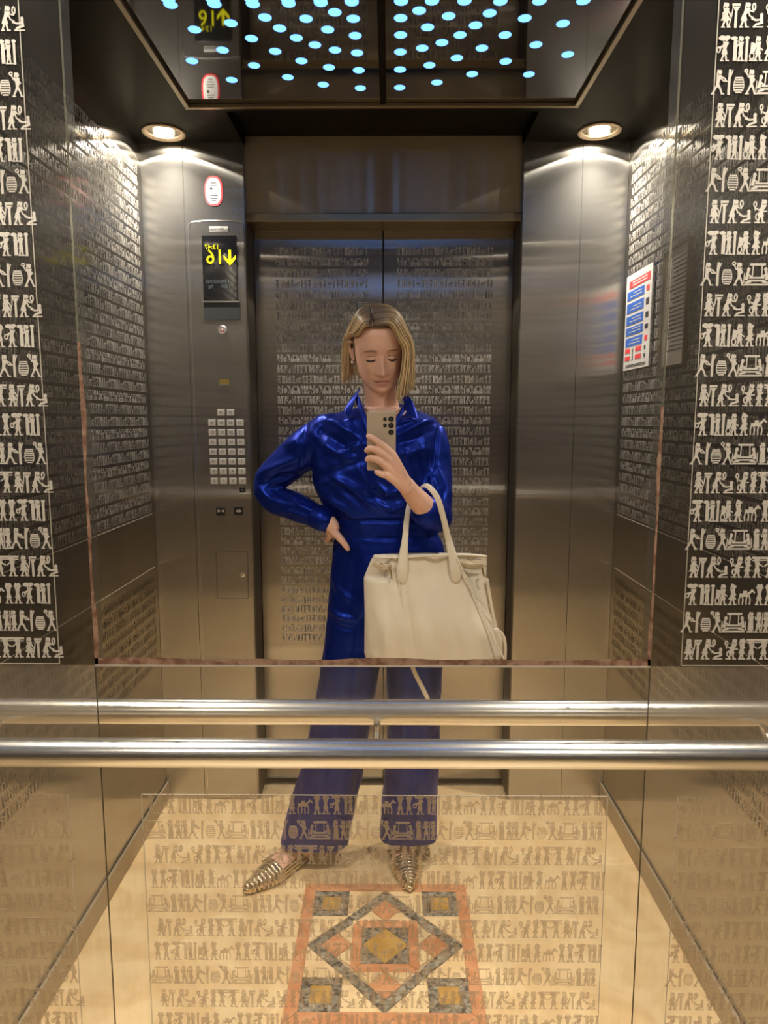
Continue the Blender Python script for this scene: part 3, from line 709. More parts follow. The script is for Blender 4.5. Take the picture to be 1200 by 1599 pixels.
# ---- oval notice sticker above the panel
ov = empty('oval_sticker', PY(334, 298.5, FY)); tag(ov, 'white oval sticker with red rim above the control panel', 'sticker')
def oval(a, b, y0, y1):
    mb = MB(); n = 28; pts = []
    for k in range(n):
        c, s = math.cos(2 * math.pi * k / n), math.sin(2 * math.pi * k / n)
        pts.append((a * math.copysign(abs(c) ** .75, c), math.copysign(abs(s) ** .75, s) * b))
    mb.grid([[(x, y1, z) for x, z in pts], [(x, y0, z) for x, z in pts]]); return mb
oval(.0295, .047, -.0012, 0).build('red_rim', M['redp'], ov); oval(.024, .0415, -.0018, -.001).build('white_face', M['white'], ov)
for i, (w, z) in enumerate(((.018, .026), (.024, .018), (.020, -.006), (.026, -.014), (.022, -.022), (.014, -.030))):
    MB().box(-w / 2, w / 2, -.0021, -.0017, z - .0012, z + .0012).build('print_line', M['smoke'], ov)
MB().lathe((-.008, -.0017, .007), (0, -1, 0), [(.0045, 0), (.0045, .0004)], 14).build('print_dot', M['smoke'], ov)
# ---- safety notice on the right wall
wx = XR - .004
nt_ = empty('safety_notice', PX(999, 495, XR)); tag(nt_, 'white safety notice with red heading and blue blocks on the side wall', 'notice')
def NP(px, py): return PX(px, py, wx)
ya, yb = NP(977, 500).y, NP(1018, 500).y                 # far, near edge
za, zb_ = .5 * (NP(1022, 410).z + NP(986, 428).z), .5 * (NP(1013, 570).z + NP(977, 580).z)
no_ = Vector(nt_.location)
def npart(mb, name, mat): mb.v = [tuple(Vector(p) - no_) for p in mb.v]; return mb.build(name, mat, nt_)
Hn = za - zb_; Wn = ya - yb
npart(MB().box(XR - .004, XR - .0005, yb, ya, zb_, za), 'board', M['white'])
npart(MB().box(XR - .007, XR - .0005, yb - .006, yb, zb_, za), 'clear_edge', M['chrome'])
def nb_(u0, u1, v0, v1, mat, name='colour_block'):
    """u: 0 far edge .. 1 near edge, v: 0 bottom .. 1 top"""
    return npart(MB().box(XR - .0047, XR - .0039, ya - u1 * Wn, ya - u0 * Wn, zb_ + v0 * Hn, zb_ + v1 * Hn), name, M[mat])
nb_(.12, .90, .855, .93, 'redp')
for i, (v0, v1) in enumerate(((.735, .825), (.60, .70), (.475, .565), (.365, .445), (.245, .335))):
    nb_(.06, .70, v0, v1, 'bluep'); nb_(.78, .88, v0 + .02, v1 - .02, ('redp', 'smoke', 'smoke', 'blackp', 'redp')[i], 'symbol')
    for j in range(2): npart(MB().box(XR - .0050, XR - .0046, ya - .62 * Wn, ya - (.20 + .1 * j) * Wn, zb_ + (v0 + .025 + .03 * j) * Hn, zb_ + (v0 + .033 + .03 * j) * Hn), 'print_line', M['white'])
for j in range(2): npart(MB().box(XR - .0050, XR - .0046, ya - .80 * Wn, ya - .25 * Wn, zb_ + (.873 + .028 * j) * Hn, zb_ + (.885 + .028 * j) * Hn), 'print_line', M['white'])
for v in (.10, .18):
    nb_(.06, .26, v, v + .045, 'redp'); nb_(.46, .68, v, v + .045, 'redp'); nb_(.78, .83, v, v + .035, 'smoke', 'symbol')
for j in range(8): nb_(.34 if j % 2 else .32, .38, .10 + j * .016, .104 + j * .016, 'smoke', 'print_line')
nb_(.10, .85, .045, .052, 'smoke', 'print_line'); nb_(.10, .85, .03, .036, 'smoke', 'print_line')
# ---- framed certificate nearer on the right wall, seen dimly in the steel
ct = empty('framed_certificate', PX(1056, 475, XR)); tag(ct, 'framed grey certificate mirrored in the dark steel beside the mirror', 'certificate')
c_ = Vector(ct.location)
def kp(mb, name, mat): mb.v = [tuple(Vector(p) - c_) for p in mb.v]; return mb.build(name, mat, ct)
ya2, yb2 = PX(1037, 500, wx).y, PX(1073, 500, wx).y; zt2 = .5 * (PX(1076, 376, wx).z + PX(1043, 395, wx).z); zb2 = .5 * (PX(1070, 564, wx).z + PX(1034, 576, wx).z)
kp(MB().box(XR - .006, XR - .0005, yb2, ya2, zb2, zt2), 'sheet', M['cert'])
for a in ((yb2 - .006, yb2, zb2 - .006, zt2 + .006), (ya2, ya2 + .006, zb2 - .006, zt2 + .006), (yb2, ya2, zt2, zt2 + .006), (yb2, ya2, zb2 - .006, zb2)):
    kp(MB().box(XR - .012, XR - .0005, *a), 'frame_bar', M['bronze'])
rr_ = random.Random(5)
for j in range(22):
    z = zt2 - .03 - j * (zt2 - zb2 - .06) / 22; kp(MB().box(XR - .0065, XR - .0059, yb2 + .012, ya2 - rr_.uniform(.012, .07), z - .0012, z + .0012), 'print_line', M['smoke'])
# ================================================================ PERSON
M['skin'] = principled('skin', (0.73, 0.44, 0.325), 0.45, 0.0, spec=0.35, sss=0.08)
M['lips'] = principled('lips', (0.50, 0.20, 0.17), 0.4)
M['lash'] = principled('lash', (0.05, 0.028, 0.02), 0.6)
M['brow'] = principled('brow', (0.27, 0.145, 0.085), 0.8)
M['satin'] = principled('blue_satin', (0.006, 0.018, 0.20), 0.35, 0.55, spec=0.8, sheen=0.05, bump=((60, 60, 25), 0.25, 0.002))
M['satin'].node_tree.nodes['Principled BSDF'].inputs['Specular Tint'].default_value = (0.14, 0.24, 1.0, 1)
M['satin'].node_tree.nodes['Principled BSDF'].inputs['Sheen Tint'].default_value = (0.15, 0.25, 1.0, 1)
M['satin'].node_tree.nodes['Principled BSDF'].inputs['Coat Weight'].default_value = 0.0
M['gold'] = principled('gold_leather', (0.78, 0.66, 0.45), 0.22, 0.9)
M['sole'] = principled('shoe_sole', (0.20, 0.15, 0.10), 0.6)
M['phone'] = principled('phone_back', (0.50, 0.41, 0.31), 0.38, 0.15)
M['lens'] = principled('phone_lens', (0.006, 0.010, 0.009), 0.08, 0.0, spec=1.0, coat=1.0)
M['pearl'] = principled('pearl', (0.85, 0.82, 0.76), 0.2)
M['chain'] = principled('fine_gold_chain', (0.75, 0.55, 0.36), 0.25, 0.9)
M['leather'] = principled('cream_leather', (0.68, 0.60, 0.47), 0.48, noise=((14, 14, 14), 0.05, 4.0), bump=((260, 260, 260), 0.12, 0.0006))
M['leather_in'] = principled('leather_lining', (0.50, 0.40, 0.27), 0.6)
PB = 2.08
def remesh(mb, voxel, sm=4, fac=0.5, decim=None):
    me = mb.mesh('tmp', uv=False); o = bpy.data.objects.new('tmp', me); COL.objects.link(o)
    r = o.modifiers.new('r', 'REMESH'); r.mode = 'VOXEL'; r.voxel_size = voxel
    if sm: s_ = o.modifiers.new('s', 'SMOOTH'); s_.iterations = sm; s_.factor = fac
    dg = bpy.context.evaluated_depsgraph_get(); dg.update()
    out = bpy.data.meshes.new_from_object(o.evaluated_get(dg)); bpy.data.objects.remove(o); return out
def ell(l, r_, py, Y, dep, n=32, e=2.3, yoff=0.0):
    a = PY(l, py, Y); b = PY(r_, py, Y); cx, rx, z = (a.x + b.x) / 2, (b.x - a.x) / 2, a.z; pts = []
    for k in range(n):
        t = 2 * math.pi * k / n; c, s = math.cos(t), math.sin(t)
        pts.append(Vector((cx + rx * math.copysign(abs(c) ** (2 / e), c), Y + yoff + dep / 2 * math.copysign(abs(s) ** (2 / e), s), z)))
    return pts
def pxtube(mb, pts, n=14, sub=4, flat=1.0, up=None):
    """pts: (px, py, Y, r) joined by a smooth curve"""
    P = [PY(p[0], p[1], p[2]) for p in pts]; R = [p[3] for p in pts]; Q = []; S = []
    for i in range(len(P) - 1):
        p0, p1, p2, p3 = P[max(i - 1, 0)], P[i], P[i + 1], P[min(i + 2, len(P) - 1)]
        for k in range(sub):
            t = k / sub
            Q.append(0.5 * ((2 * p1) + (p2 - p0) * t + (2 * p0 - 5 * p1 + 4 * p2 - p3) * t * t + (3 * p1 - p0 - 3 * p2 + p3) * t ** 3)); S.append(R[i] + (R[i + 1] - R[i]) * t)
    Q.append(P[-1]); S.append(R[-1])
    # rounded ends
    d0 = (Q[0] - Q[1]).normalized(); d1 = (Q[-1] - Q[-2]).normalized()
    Q = [Q[0] + d0 * S[0] * .9, Q[0] + d0 * S[0] * .6] + Q + [Q[-1] + d1 * S[-1] * .6, Q[-1] + d1 * S[-1] * .9]
    S = [S[0] * .35, S[0] * .8] + S + [S[-1] * .8, S[-1] * .35]
    mb.tube(Q, S, n, flat, up); return mb
def smooth_noise(p, seed):
    r = np.random.RandomState(seed); out = np.zeros(len(p))
    for _ in range(8):
        k = r.normal(size=3); out += np.sin(p @ k + r.uniform(0, 6.28))
    return out / 8
# ---- head frame
HP, HYAW, HROLL = math.radians(22), math.radians(7), math.radians(-3)
HS_ = 1.0
HM = Matrix.Rotation(HROLL, 4, 'Y') @ Matrix.Rotation(HYAW, 4, 'Z') @ Matrix.Rotation(HP, 4, 'X')
_ef = PY(597, 561, 1.990)
HC = _ef - (HM @ Vector((0, -0.083, 0))) * HS_ * 1.0
def hw(x, y, z):
    """head space (x to the picture's right, y back, z up, metres, eyes at z = 0) to world"""
    return HC + HM @ (Vector((x, y, z)) * HS_)
HT = [(.119, .004, .004, .010), (.116, .022, .020, .034), (.108, .040, .042, .056), (.090, .057, .064, .078), (.065, .067, .078, .091), (.035, .071, .084, .096), (.0, .069, .083, .094),
      (-.030, .065, .083, .084), (-.055, .061, .082, .070), (-.073, .055, .080, .052), (-.088, .046, .078, .036), (-.098, .035, .074, .020), (-.105, .022, .068, .0), (-.109, .008, .060, -.03)]
def head_prof(z):
    for i in range(len(HT) - 1):
        a, b = HT[i], HT[i + 1]
        if a[0] >= z >= b[0]:
            t = (a[0] - z) / (a[0] - b[0]); return [a[j] + (b[j] - a[j]) * t for j in (1, 2, 3)]
    return list(HT[-1][1:]) if z < HT[-1][0] else list(HT[0][1:])
def gs(v, w): return math.exp(-(v / w) ** 2)
def face_add(x, z):
    """how far the face stands out of the plain head at (x, z)"""
    ax = abs(x); d = 0.0
    # nose: bridge to tip
    if z < .022 and z > -.066:
        t = (.020 - z) / .058
        if t > 0 and z > -.044: d += (.006 * min(1, t / .35) ** 2 + .020 * min(t, 1) ** 1.3) * gs(x, .0075 + .0035 * min(t, 1)) * (1 if z > -.038 else gs(z + .038, .007))
        elif z <= -.044: d += .026 * gs(x, .011) * gs(z + .038, .006)
        d += .008 * gs(ax - .0125, .006) * gs(z + .041, .007)
    d -= .0060 * gs(ax - .019, .010) * gs(z - .006, .012)
    d -= .0060 * gs(ax - .036, .014) * gs(z - .005, .013)
    d += .0050 * gs(ax - .031, .011) * gs(z - .002, .0085)
    d += .0030 * gs(ax - .030, .020) * gs(z - .021, .008)
    d += .0040 * gs(ax - .040, .018) * gs(z + .030, .020)
    d += .0058 * gs(x, .020) * gs(z + .0605, .0055) + .0062 * gs(x, .017) * gs(z + .0725, .006) - .0035 * gs(x, .020) * gs(z + .0665, .0022)
    d -= .0035 * gs(x, .022) * gs(z + .083, .005) + .0012 * gs(x, .004) * gs(z + .050, .006)
    d += .0065 * gs(x, .018) * gs(z + .093, .012)
    d -= .003 * gs(ax - .030, .010) * gs(z + .066, .014)
    return d
def head_y(x, z):
    w, f, b = head_prof(z); t = min(1, abs(x) / max(w, 1e-4)); return -(f * (1 - t ** 2.25) ** (1 / 2.25) + face_add(x, z))
def head_mesh(mb):
    zs = np.concatenate([np.linspace(.119, .03, 26), np.linspace(.027, -.116, 90)]); rings = []
    for z in zs:
        w, f, b = head_prof(z); ring = []; n = 110
        for k in range(n):
            t = 2 * math.pi * k / n; c, s = math.cos(t), math.sin(t); e = 2.25
            x = w * math.copysign(abs(c) ** (2 / e), c)
            if s <= 0: y = -(f * abs(s) ** (2 / e)) - face_add(x, z) * min(1, abs(s) * 2.2)
            else: y = b * abs(s) ** (2 / e)
            ring.append(hw(x, y, z))
        rings.append(ring)
    mb.grid(rings)
def ear(mb, s):
    pts = [(s * .069, .004, .022), (s * .078, .016, .028), (s * .082, .024, .012), (s * .079, .020, -.010), (s * .073, .008, -.028), (s * .068, .002, -.022), (s * .068, .0, -.004)]
    mb.tube([hw(*p) for p in pts], [.004, .0048, .0048, .0045, .0055, .005, .004], 8)
    mb.tube([hw(s * .068, .006, .010), hw(s * .072, .013, .0), hw(s * .070, .006, -.016)], [.007, .008, .006], 8, .5)
# ---- continuous body
pb = MB(); head_mesh(pb); ear(pb, -1); ear(pb, 1)
neck_top = hw(0, .02, -.055)
nb0 = PY(598, 648, 2.105)
pb.tube([hw(0, .030, .0), neck_top, (neck_top + nb0) / 2 + Vector((0, -.004, 0)), nb0, nb0 + Vector((0, .005, -.06))], [.052, .050, .0475, .052, .085], 28)
# chest in the open neckline
pb.grid([ell(566, 630, 636, 2.075, .12), ell(558, 640, 648, 2.085, .15), ell(556, 642, 664, 2.085, .168), ell(552, 646, 690, 2.09, .18)])
# core trunk and legs under the clothes
pb.grid([ell(505, 680, 664, PB, .13), ell(500, 680, 700, PB, .17), ell(510, 675, 740, PB, .17), ell(530, 665, 800, PB, .15), ell(530, 690, 870, PB, .18), ell(528, 692, 930, PB, .18)])
pxtube(pb, [(566, 920, PB, .075), (550, 1000, PB, .065), (530, 1120, PB, .048), (512, 1200, PB, .045), (492, 1290, 2.075, .034), (478, 1322, 2.07, .032)], 20)
pxtube(pb, [(650, 920, PB, .075), (648, 1000, PB, .065), (645, 1120, PB, .048), (640, 1200, PB, .045), (634, 1280, 2.10, .034), (630, 1306, 2.115, .031)], 20)
# arm on the hip
pxtube(pb, [(516, 684, PB, .038), (470, 712, 2.10, .034), (424, 760, 2.118, .032), (465, 795, 2.07, .034), (506, 811, 2.015, .0255)], 16)
pxtube(pb, [(500, 809, 2.02, .026), (512, 814, 2.005, .0245), (520, 824, 1.995, .0225)], 14, flat=.8)
for (a, b, c, d) in (((511, 816, 2.0, .013), (522, 830, 1.988, .0125), (530, 839, 1.975, .0115), (536, 846, 1.968, .010)),):
    pxtube(pb, [a, b, c, d, (541, 853, 1.965, .0088), (543.5, 857, 1.967, .0075)], 10)
for i in range(4):      # four fingers run round behind the hip
    y0 = 817 + i * 5.2; pxtube(pb, [(514, y0 - 4, 2.005 + i * .004, .011), (518 - i * .5, y0 + 3, 2.012 + i * .006, .0108), (515 - i, y0 + 8, 2.045 + i * .004, .0088), (514 - i, y0 + 11, 2.075, .0082), (517, y0 + 12, 2.098, .0072)], 10)
# raised arm, wrist and hand on the phone
pxtube(pb, [(660, 688, PB, .038), (675, 740, 2.045, .034), (679, 794, 1.995, .034), (672, 800, 1.93, .034), (656, 784, 1.885, .0305), (642, 768, 1.85, .0250), (634, 757, 1.824, .0225)], 18)
for a, b in (((613, 709, 1.780), (633, 752, 1.808)), ((609, 718, 1.776), (630, 756, 1.806)), ((605, 728, 1.775), (631, 758, 1.806)), ((605, 742, 1.775), (633, 763, 1.812))):
    m_ = tuple((a[i] + b[i]) / 2 for i in range(3)); pxtube(pb, [(*a, .0108), (m_[0] + 1, m_[1], m_[2] - .005, .0122), (*b, .017)], 12)
pxtube(pb, [(613, 710, 1.780, .0100), (602, 699, 1.777, .0098), (589, 688.5, 1.777, .0088), (580, 683, 1.781, .0082), (576, 681, 1.788, .0073)], 12)
pxtube(pb, [(609, 719, 1.777, .0102), (598, 708.5, 1.775, .0098), (584, 701.5, 1.776, .0088), (577, 701, 1.780, .0082), (573, 703.5, 1.788, .0073)], 12)
pxtube(pb, [(604, 729, 1.777, .0100), (594, 720.5, 1.775, .0095), (583, 716, 1.777, .0086), (578, 715.5, 1.780, .008), (574, 717.5, 1.788, .0073)], 12)
pxtube(pb, [(604, 741, 1.780, .0095), (598, 741, 1.779, .0090), (592, 738.5, 1.780, .0080), (588.5, 737, 1.786, .0070)], 12)
pxtube(pb, [(633, 755, 1.822, .0145), (626, 738, 1.838, .0125), (614, 716, 1.832, .0110), (606, 703, 1.822, .0095), (601, 697, 1.820, .0085)], 12)
# feet
def foot(mb, heel, toe, h=.055):
    """bare foot along heel > toe (world x, y) with the ankle above the heel"""
    h0 = Vector((*heel, 0)); t0 = Vector((*toe, 0)); ax = (t0 - h0); L_ = ax.length; ax.normalize(); sd = Vector((-ax.y, ax.x, 0)); rings = []
    for t, w, zt_, zb_ in ((0.0, .012, .035, .012), (.05, .026, .060, .008), (.15, .031, .085, .008), (.28, .032, .090, .010), (.42, .033, .064, .014), (.58, .038, .046, .010), (.74, .040, .034, .008), (.88, .031, .026, .008), (.97, .014, .020, .010)):
        c = h0 + ax * (t * L_); ring = []
        for k in range(20):
            a = 2 * math.pi * k / 20; ring.append(c + sd * w * math.cos(a) + Vector((0, 0, (zt_ + zb_) / 2 + (zt_ - zb_) / 2 * math.sin(a))))
        rings.append(ring)
    mb.grid(rings)
FL = ((-.262, 2.095), (-.415, 1.912)); FR = ((.040, 2.165), (.060, 1.930))
foot(pb, *FL); foot(pb, *FR)
body_me = remesh(pb, .0024, 3, .45)
person = empty('person', (-.03, PB, 0))
tag(person, 'woman in a royal blue satin jumpsuit, hand on hip, holding up a phone', 'person')
po = Vector(person.location)
def fix_me(me, mat, name, parent=person, smooth=True, off=None):
    me.transform(Matrix.Translation(-(off if off is not None else po))); me.materials.clear(); me.materials.append(mat); me.name = name
    if smooth: me.shade_smooth()
    return link(name, me, parent)
body = fix_me(body_me, M['skin'], 'body')
def pp(mb, name, mat, parent=None, smooth=True, bevel=0.0):
    mb.v = [tuple(Vector(p) - po) for p in mb.v]; return mb.build(name, mat, parent or person, smooth, bevel=bevel)
# ---- eyes (lowered lids), brows, lips
for s in (-1, 1):
    pts = [(s * (.0175 + .026 * t), -.0022 - .0030 * math.sin(math.pi * t) - .0030 * t) for t in (0, .2, .4, .6, .8, 1)]
    pp(MB().tube([hw(x, head_y(x, z) - .0012, z) for x, z in pts], [.0012, .0022, .0027, .0028, .0026, .0015], 6), 'eyelash', M['lash'])
    pts = [(s * (.0155 + .030 * t), .0050 + .0042 * math.sin(math.pi * t) - .0030 * t) for t in (0, .25, .5, .75, 1)]
    pp(MB().tube([hw(x, head_y(x, z) - .0002, z) for x, z in pts], [.0004, .0010, .0012, .0010, .0005], 6), 'lid_crease', M['brow'])
    pts = [(s * (.014 + .034 * t), .0225 + .0045 * math.sin(math.pi * t * .85) - .0065 * t) for t in (0, .2, .4, .6, .8, 1)]
    pp(MB().tube([hw(x, head_y(x, z) - .0003, z) for x, z in pts], [.0010, .0023, .0025, .0022, .0016, .0006], 6, .5), 'eyebrow', M['brow'])
def lip(za, zb_, up):
    rings = []; n = 16
    for j in range(5):
        v = j / 4; row = []
        for i in range(n + 1):
            u = -1 + 2 * i / n; x = u * .0235
            zc = -.0668 + .0006 * abs(u) ** 2
            hgt = (za if up else zb_) * (1 - abs(u) ** 2.2) + (0.0010 * gs(abs(u) - .22, .18) if up else 0) - (.0008 * gs(u, .12) if up else 0)
            z = zc + (hgt * v if up else -hgt * v)
            row.append(hw(x, head_y(x, z) - .0011, z))
        rings.append(row)
    mb = MB(); mb.grid(rings if up else rings, closed=False, cap=False); return mb
pp(lip(.0060, .0070, True), 'upper_lip', M['lips']); pp(lip(.0060, .0072, False), 'lower_lip', M['lips'])
pp(MB().tube([hw(x, head_y(x, -.0668 + .0006 * (x / .0235) ** 2) - .0014, -.0668 + .0006 * (x / .0235) ** 2) for x in (-.0225, -.015, -.007, 0, .007, .015, .0225)], [.0003, .0006, .0007, .0006, .0007, .0006, .0003], 6), 'mouth_line', M['lash'])
# ---- earrings, necklaces
pp(MB().sphere(hw(-.083, .018, .026), .0042, 12), 'earring', M['pearl']); pp(MB().sphere(hw(-.077, .000, -.030), .0044, 12), 'earring', M['pearl'])
pp(MB().tube([hw(-.077, .000, -.030), hw(-.076, -.001, -.020)], .0009, 6), 'earring', M['pearl'])
for dz, yy in ((0, 0), (.010, -.004)):
    pts = []
    for k in range(25):
        t = math.pi * (k / 24); x = 598 - 33.0 * math.cos(t) * (1 + dz * 8); yp = 626 + (21 + dz * 500) * math.sin(t) ** .8
        pts.append(PY(x, yp, 2.075 - (.066 + dz * .5) * math.sin(t) ** .7))
    pp(MB().tube(pts, .0012, 6), 'necklace', M['chain'])
# ---- hair
def hair():
    mb = MB(); attr = []
    rnd = random.Random(11)
    def lerp(a, b, t): return [a[i] + (b[i] - a[i]) * t for i in range(len(a))]
    def scalp(x, y, z, out):
        """push a head-space point onto the scalp + out"""
        w, f, b = head_prof(max(min(z, .118), -.1)); d = math.sqrt((x / (w + 1e-4)) ** 2 + (y / ((b if y > 0 else f) + 1e-4)) ** 2 + 1e-9)
        return x / d * (1 + out / .075), y / d * (1 + out / .085), z
    top = lambda y: .1215 - 7.0 * max(0, (y - .012)) ** 2 * 1.0 - 9.0 * max(0, -(y + .0)) ** 2
    guides_r = [  # u, root y, then control points in head space, end offset in WORLD from head centre
        (0.0, -.066, [(.020, -.080, .088), (.041, -.088, .052), (.055, -.084, .008)], (.050, -.060, -.142)),
        (.10, -.055, [(.026, -.074, .098), (.050, -.080, .062), (.067, -.070, .015)], (.068, -.052, -.124)),
        (.25, -.035, [(.035, -.050, .108), (.062, -.055, .070), (.082, -.038, .010)], (.090, -.030, -.105)),
        (.5, .0, [(.042, -.010, .108), (.072, -.012, .060), (.086, -.006, .0)], (.090, .000, -.100)),
        (.75, .03, [(.035, .030, .106), (.062, .050, .055), (.070, .058, .0)], (.072, .060, -.095)),
        (1.0, .055, [(.008, .066, .095), (.015, .098, .045), (.020, .100, .0)], (.020, .098, -.090))]
    guides_l = [
        (0.0, -.066, [(-.042, -.072, .087), (-.060, -.052, .058), (-.080, .014, .030)], (-.088, .040, -.060)),
        (.2, -.045, [(-.046, -.056, .098), (-.066, -.042, .064), (-.085, .020, .022)], (-.096, .034, -.078)),
        (.5, .0, [(-.058, -.012, .098), (-.077, -.002, .060), (-.087, .030, .005)], (-.100, .030, -.084)),
        (.75, .03, [(-.050, .030, .098), (-.070, .045, .055), (-.076, .055, .0)], (-.076, .055, -.078)),
        (1.0, .055, [(-.028, .066, .095), (-.020, .098, .045), (-.015, .100, .0)], (-.015, .098, -.085))]
    def strand(gd, u, lift, jx, jz, r):
        for i in range(len(gd) - 1):
            if gd[i][0] <= u <= gd[i + 1][0]: break
        t = (u - gd[i][0]) / (gd[i + 1][0] - gd[i][0]); a, b = gd[i], gd[i + 1]
        ry = a[1] + (b[1] - a[1]) * t; side = 1 if gd is guides_r else -1
        root = hw(-.024 + side * .0015, ry, top(ry) + .001 + lift * .3)
        cps = [root]
        for k in range(3):
            c = lerp(a[2][k], b[2][k], t); q = 1 + lift * (7 + 3 * k) ; cps.append(hw(c[0] * q + jx * .25 * k, c[1] * q, c[2] + lift * (1.0 - .3 * k)))
        e = lerp(a[3], b[3], t); cps.append(HC + Vector((e[0] + jx + side * lift * .6, e[1] - lift * .5 + jx * .4, e[2] + jz)) * HS_)
        Q = []; m = len(cps)
        for k in range(m - 1):
            p0, p1, p2, p3 = cps[max(k - 1, 0)], cps[k], cps[k + 1], cps[min(k + 2, m - 1)]
            for s_ in range(5):
                w = s_ / 5; Q.append(0.5 * ((2 * p1) + (p2 - p0) * w + (2 * p0 - 5 * p1 + 4 * p2 - p3) * w * w + (3 * p1 - p0 - 3 * p2 + p3) * w ** 3))
        Q.append(cps[-1]); n = len(Q)
        R = [r * (1.0 if k < n - 5 else max(.15, (n - k) / 6)) for k in range(n)]
        b0 = len(mb.v); mb.tube(Q, R, 5, .55)
        tone = rnd.choice((.5, .75, 1.0, 1.2, 1.5)) * rnd.uniform(.85, 1.15)
        for k in range(n): attr.extend([(k / (n - 1), tone)] * 5)
    for _ in range(560): strand(guides_r, rnd.random() ** 1.15, rnd.uniform(.003, .0115), rnd.gauss(0, .0035), rnd.gauss(0, .006), rnd.uniform(.0013, .0026))
    for _ in range(380): strand(guides_l, rnd.random(), rnd.uniform(.002, .010), rnd.gauss(0, .0035), rnd.gauss(0, .006), rnd.uniform(.0013, .0026))
    n = len(mb.v)
    # cap under the locks
    zs = np.linspace(.120, -.03, 20); rings = []
    for z in zs:
        w, f, b = head_prof(min(z, .1185)); ring = []
        for k in range(48):
            t = 2 * math.pi * k / 48; c, s = math.cos(t), math.sin(t); lim = 1.0
            hl = .074
            if s < 0 and z < hl: s = max(s, -.05) ; c = math.copysign(math.sqrt(1 - s * s), c)
            e = 2.25; ring.append(hw((w + .0035) * math.copysign(abs(c) ** (2 / e), c), ((f if s < 0 else b) + .0035) * math.copysign(abs(s) ** (2 / e), s), z + .0025))
        rings.append(ring)
    mb.grid(rings, True, True); attr.extend([(.15, .8)] * (len(mb.v) - n))
    me = mb.mesh('hair', uv=False)
    ca = me.attributes.new('tone', 'FLOAT_COLOR', 'POINT')
    ca.data.foreach_set('color', np.array([(a, b, 0, 1) for a, b in attr], dtype=np.float32).ravel())
    m, nt, out = new_mat('blonde_hair'); N, L = nt.nodes, nt.links
    p = N.new('ShaderNodeBsdfPrincipled'); p.inputs['Roughness'].default_value = .38; p.inputs['Specular IOR Level'].default_value = .5; L.new(p.outputs[0], out.inputs[0])
    at = N.new('ShaderNodeAttribute'); at.attribute_name = 'tone'; sp = N.new('ShaderNodeSeparateColor'); L.new(at.outputs['Color'], sp.inputs[0])
    cr = N.new('ShaderNodeValToRGB'); cr.color_ramp.elements[0].color = (.085, .055, .035, 1); cr.color_ramp.elements[1].color = (.60, .44, .24, 1); cr.color_ramp.elements[1].position = .95
    e1 = cr.color_ramp.elements.new(.30); e1.color = (.38, .26, .13, 1); e2 = cr.color_ramp.elements.new(.14); e2.color = (.14, .09, .055, 1)
    L.new(sp.outputs[0], cr.inputs[0]); mu = N.new('ShaderNodeVectorMath'); mu.operation = 'SCALE'; L.new(cr.outputs[0], mu.inputs[0]); L.new(sp.outputs[1], mu.inputs['Scale'])
    L.new(mu.outputs[0], p.inputs['Base Color'])
    o = fix_me(me, m, 'hair'); return o
hair()
# ---- jumpsuit
js = MB()
js.grid([ell(568, 628, 632, 2.145, .040), ell(548, 646, 638, 2.125, .085), ell(522, 666, 646, 2.10, .130), ell(498, 681, 656, PB, .180), ell(490, 688, 676, PB, .210), ell(486, 690, 700, PB, .230), ell(486, 690, 725, PB, .245),
         ell(490, 688, 755, PB, .250), ell(502, 692, 782, PB, .242), ell(514, 690, 800, PB, .225), ell(522, 686, 815, PB, .205), ell(524, 684, 832, PB, .200), ell(521, 692, 850, PB, .212), ell(518, 699, 880, PB, .225), ell(516, 703, 920, PB, .232), ell(515, 703, 950, PB, .225)], cap=True)
js.grid([ell(515, 618, 920, PB, .200), ell(511, 611, 970, PB, .200), ell(503, 596, 1030, PB, .190), ell(494, 586, 1085, PB, .180), ell(484, 577, 1140, PB, .180), ell(470, 568, 1200, PB, .185), ell(455, 559, 1244, 2.075, .190), ell(441, 545, 1300, 2.07, .160, e=3.4), ell(440, 546, 1309, 2.07, .160, e=3.6)])
js.grid([ell(602, 703, 920, PB, .200), ell(603, 701, 970, PB, .200), ell(603, 692, 1030, PB, .190), ell(605, 689, 1085, PB, .180), ell(605, 687, 1140, PB, .180), ell(601, 685, 1200, PB, .185), ell(597, 683, 1244, 2.09, .190), ell(594, 682, 1290, 2.10, .160, e=3.4), ell(593, 683, 1299, 2.10, .160, e=3.6)])
# sleeve of the arm on the hip
pxtube(js, [(516, 678, PB, .064), (482, 698, 2.09, .062), (450, 724, 2.105, .056), (421, 753, 2.115, .047), (428, 778, 2.10, .043), (462, 791, 2.065, .043), (488, 803, 2.035, .036), (501, 810, 2.018, .0325)], 22)
# sleeve of the raised arm
pxtube(js, [(662, 682, PB, .064), (671, 706, 2.065, .060), (676, 738, 2.045, .055), (679, 772, 2.01, .050), (678, 797, 1.975, .050), (670, 804, 1.93, .046)], 22)
suit_me = remesh(js, .0036, 7, .5)
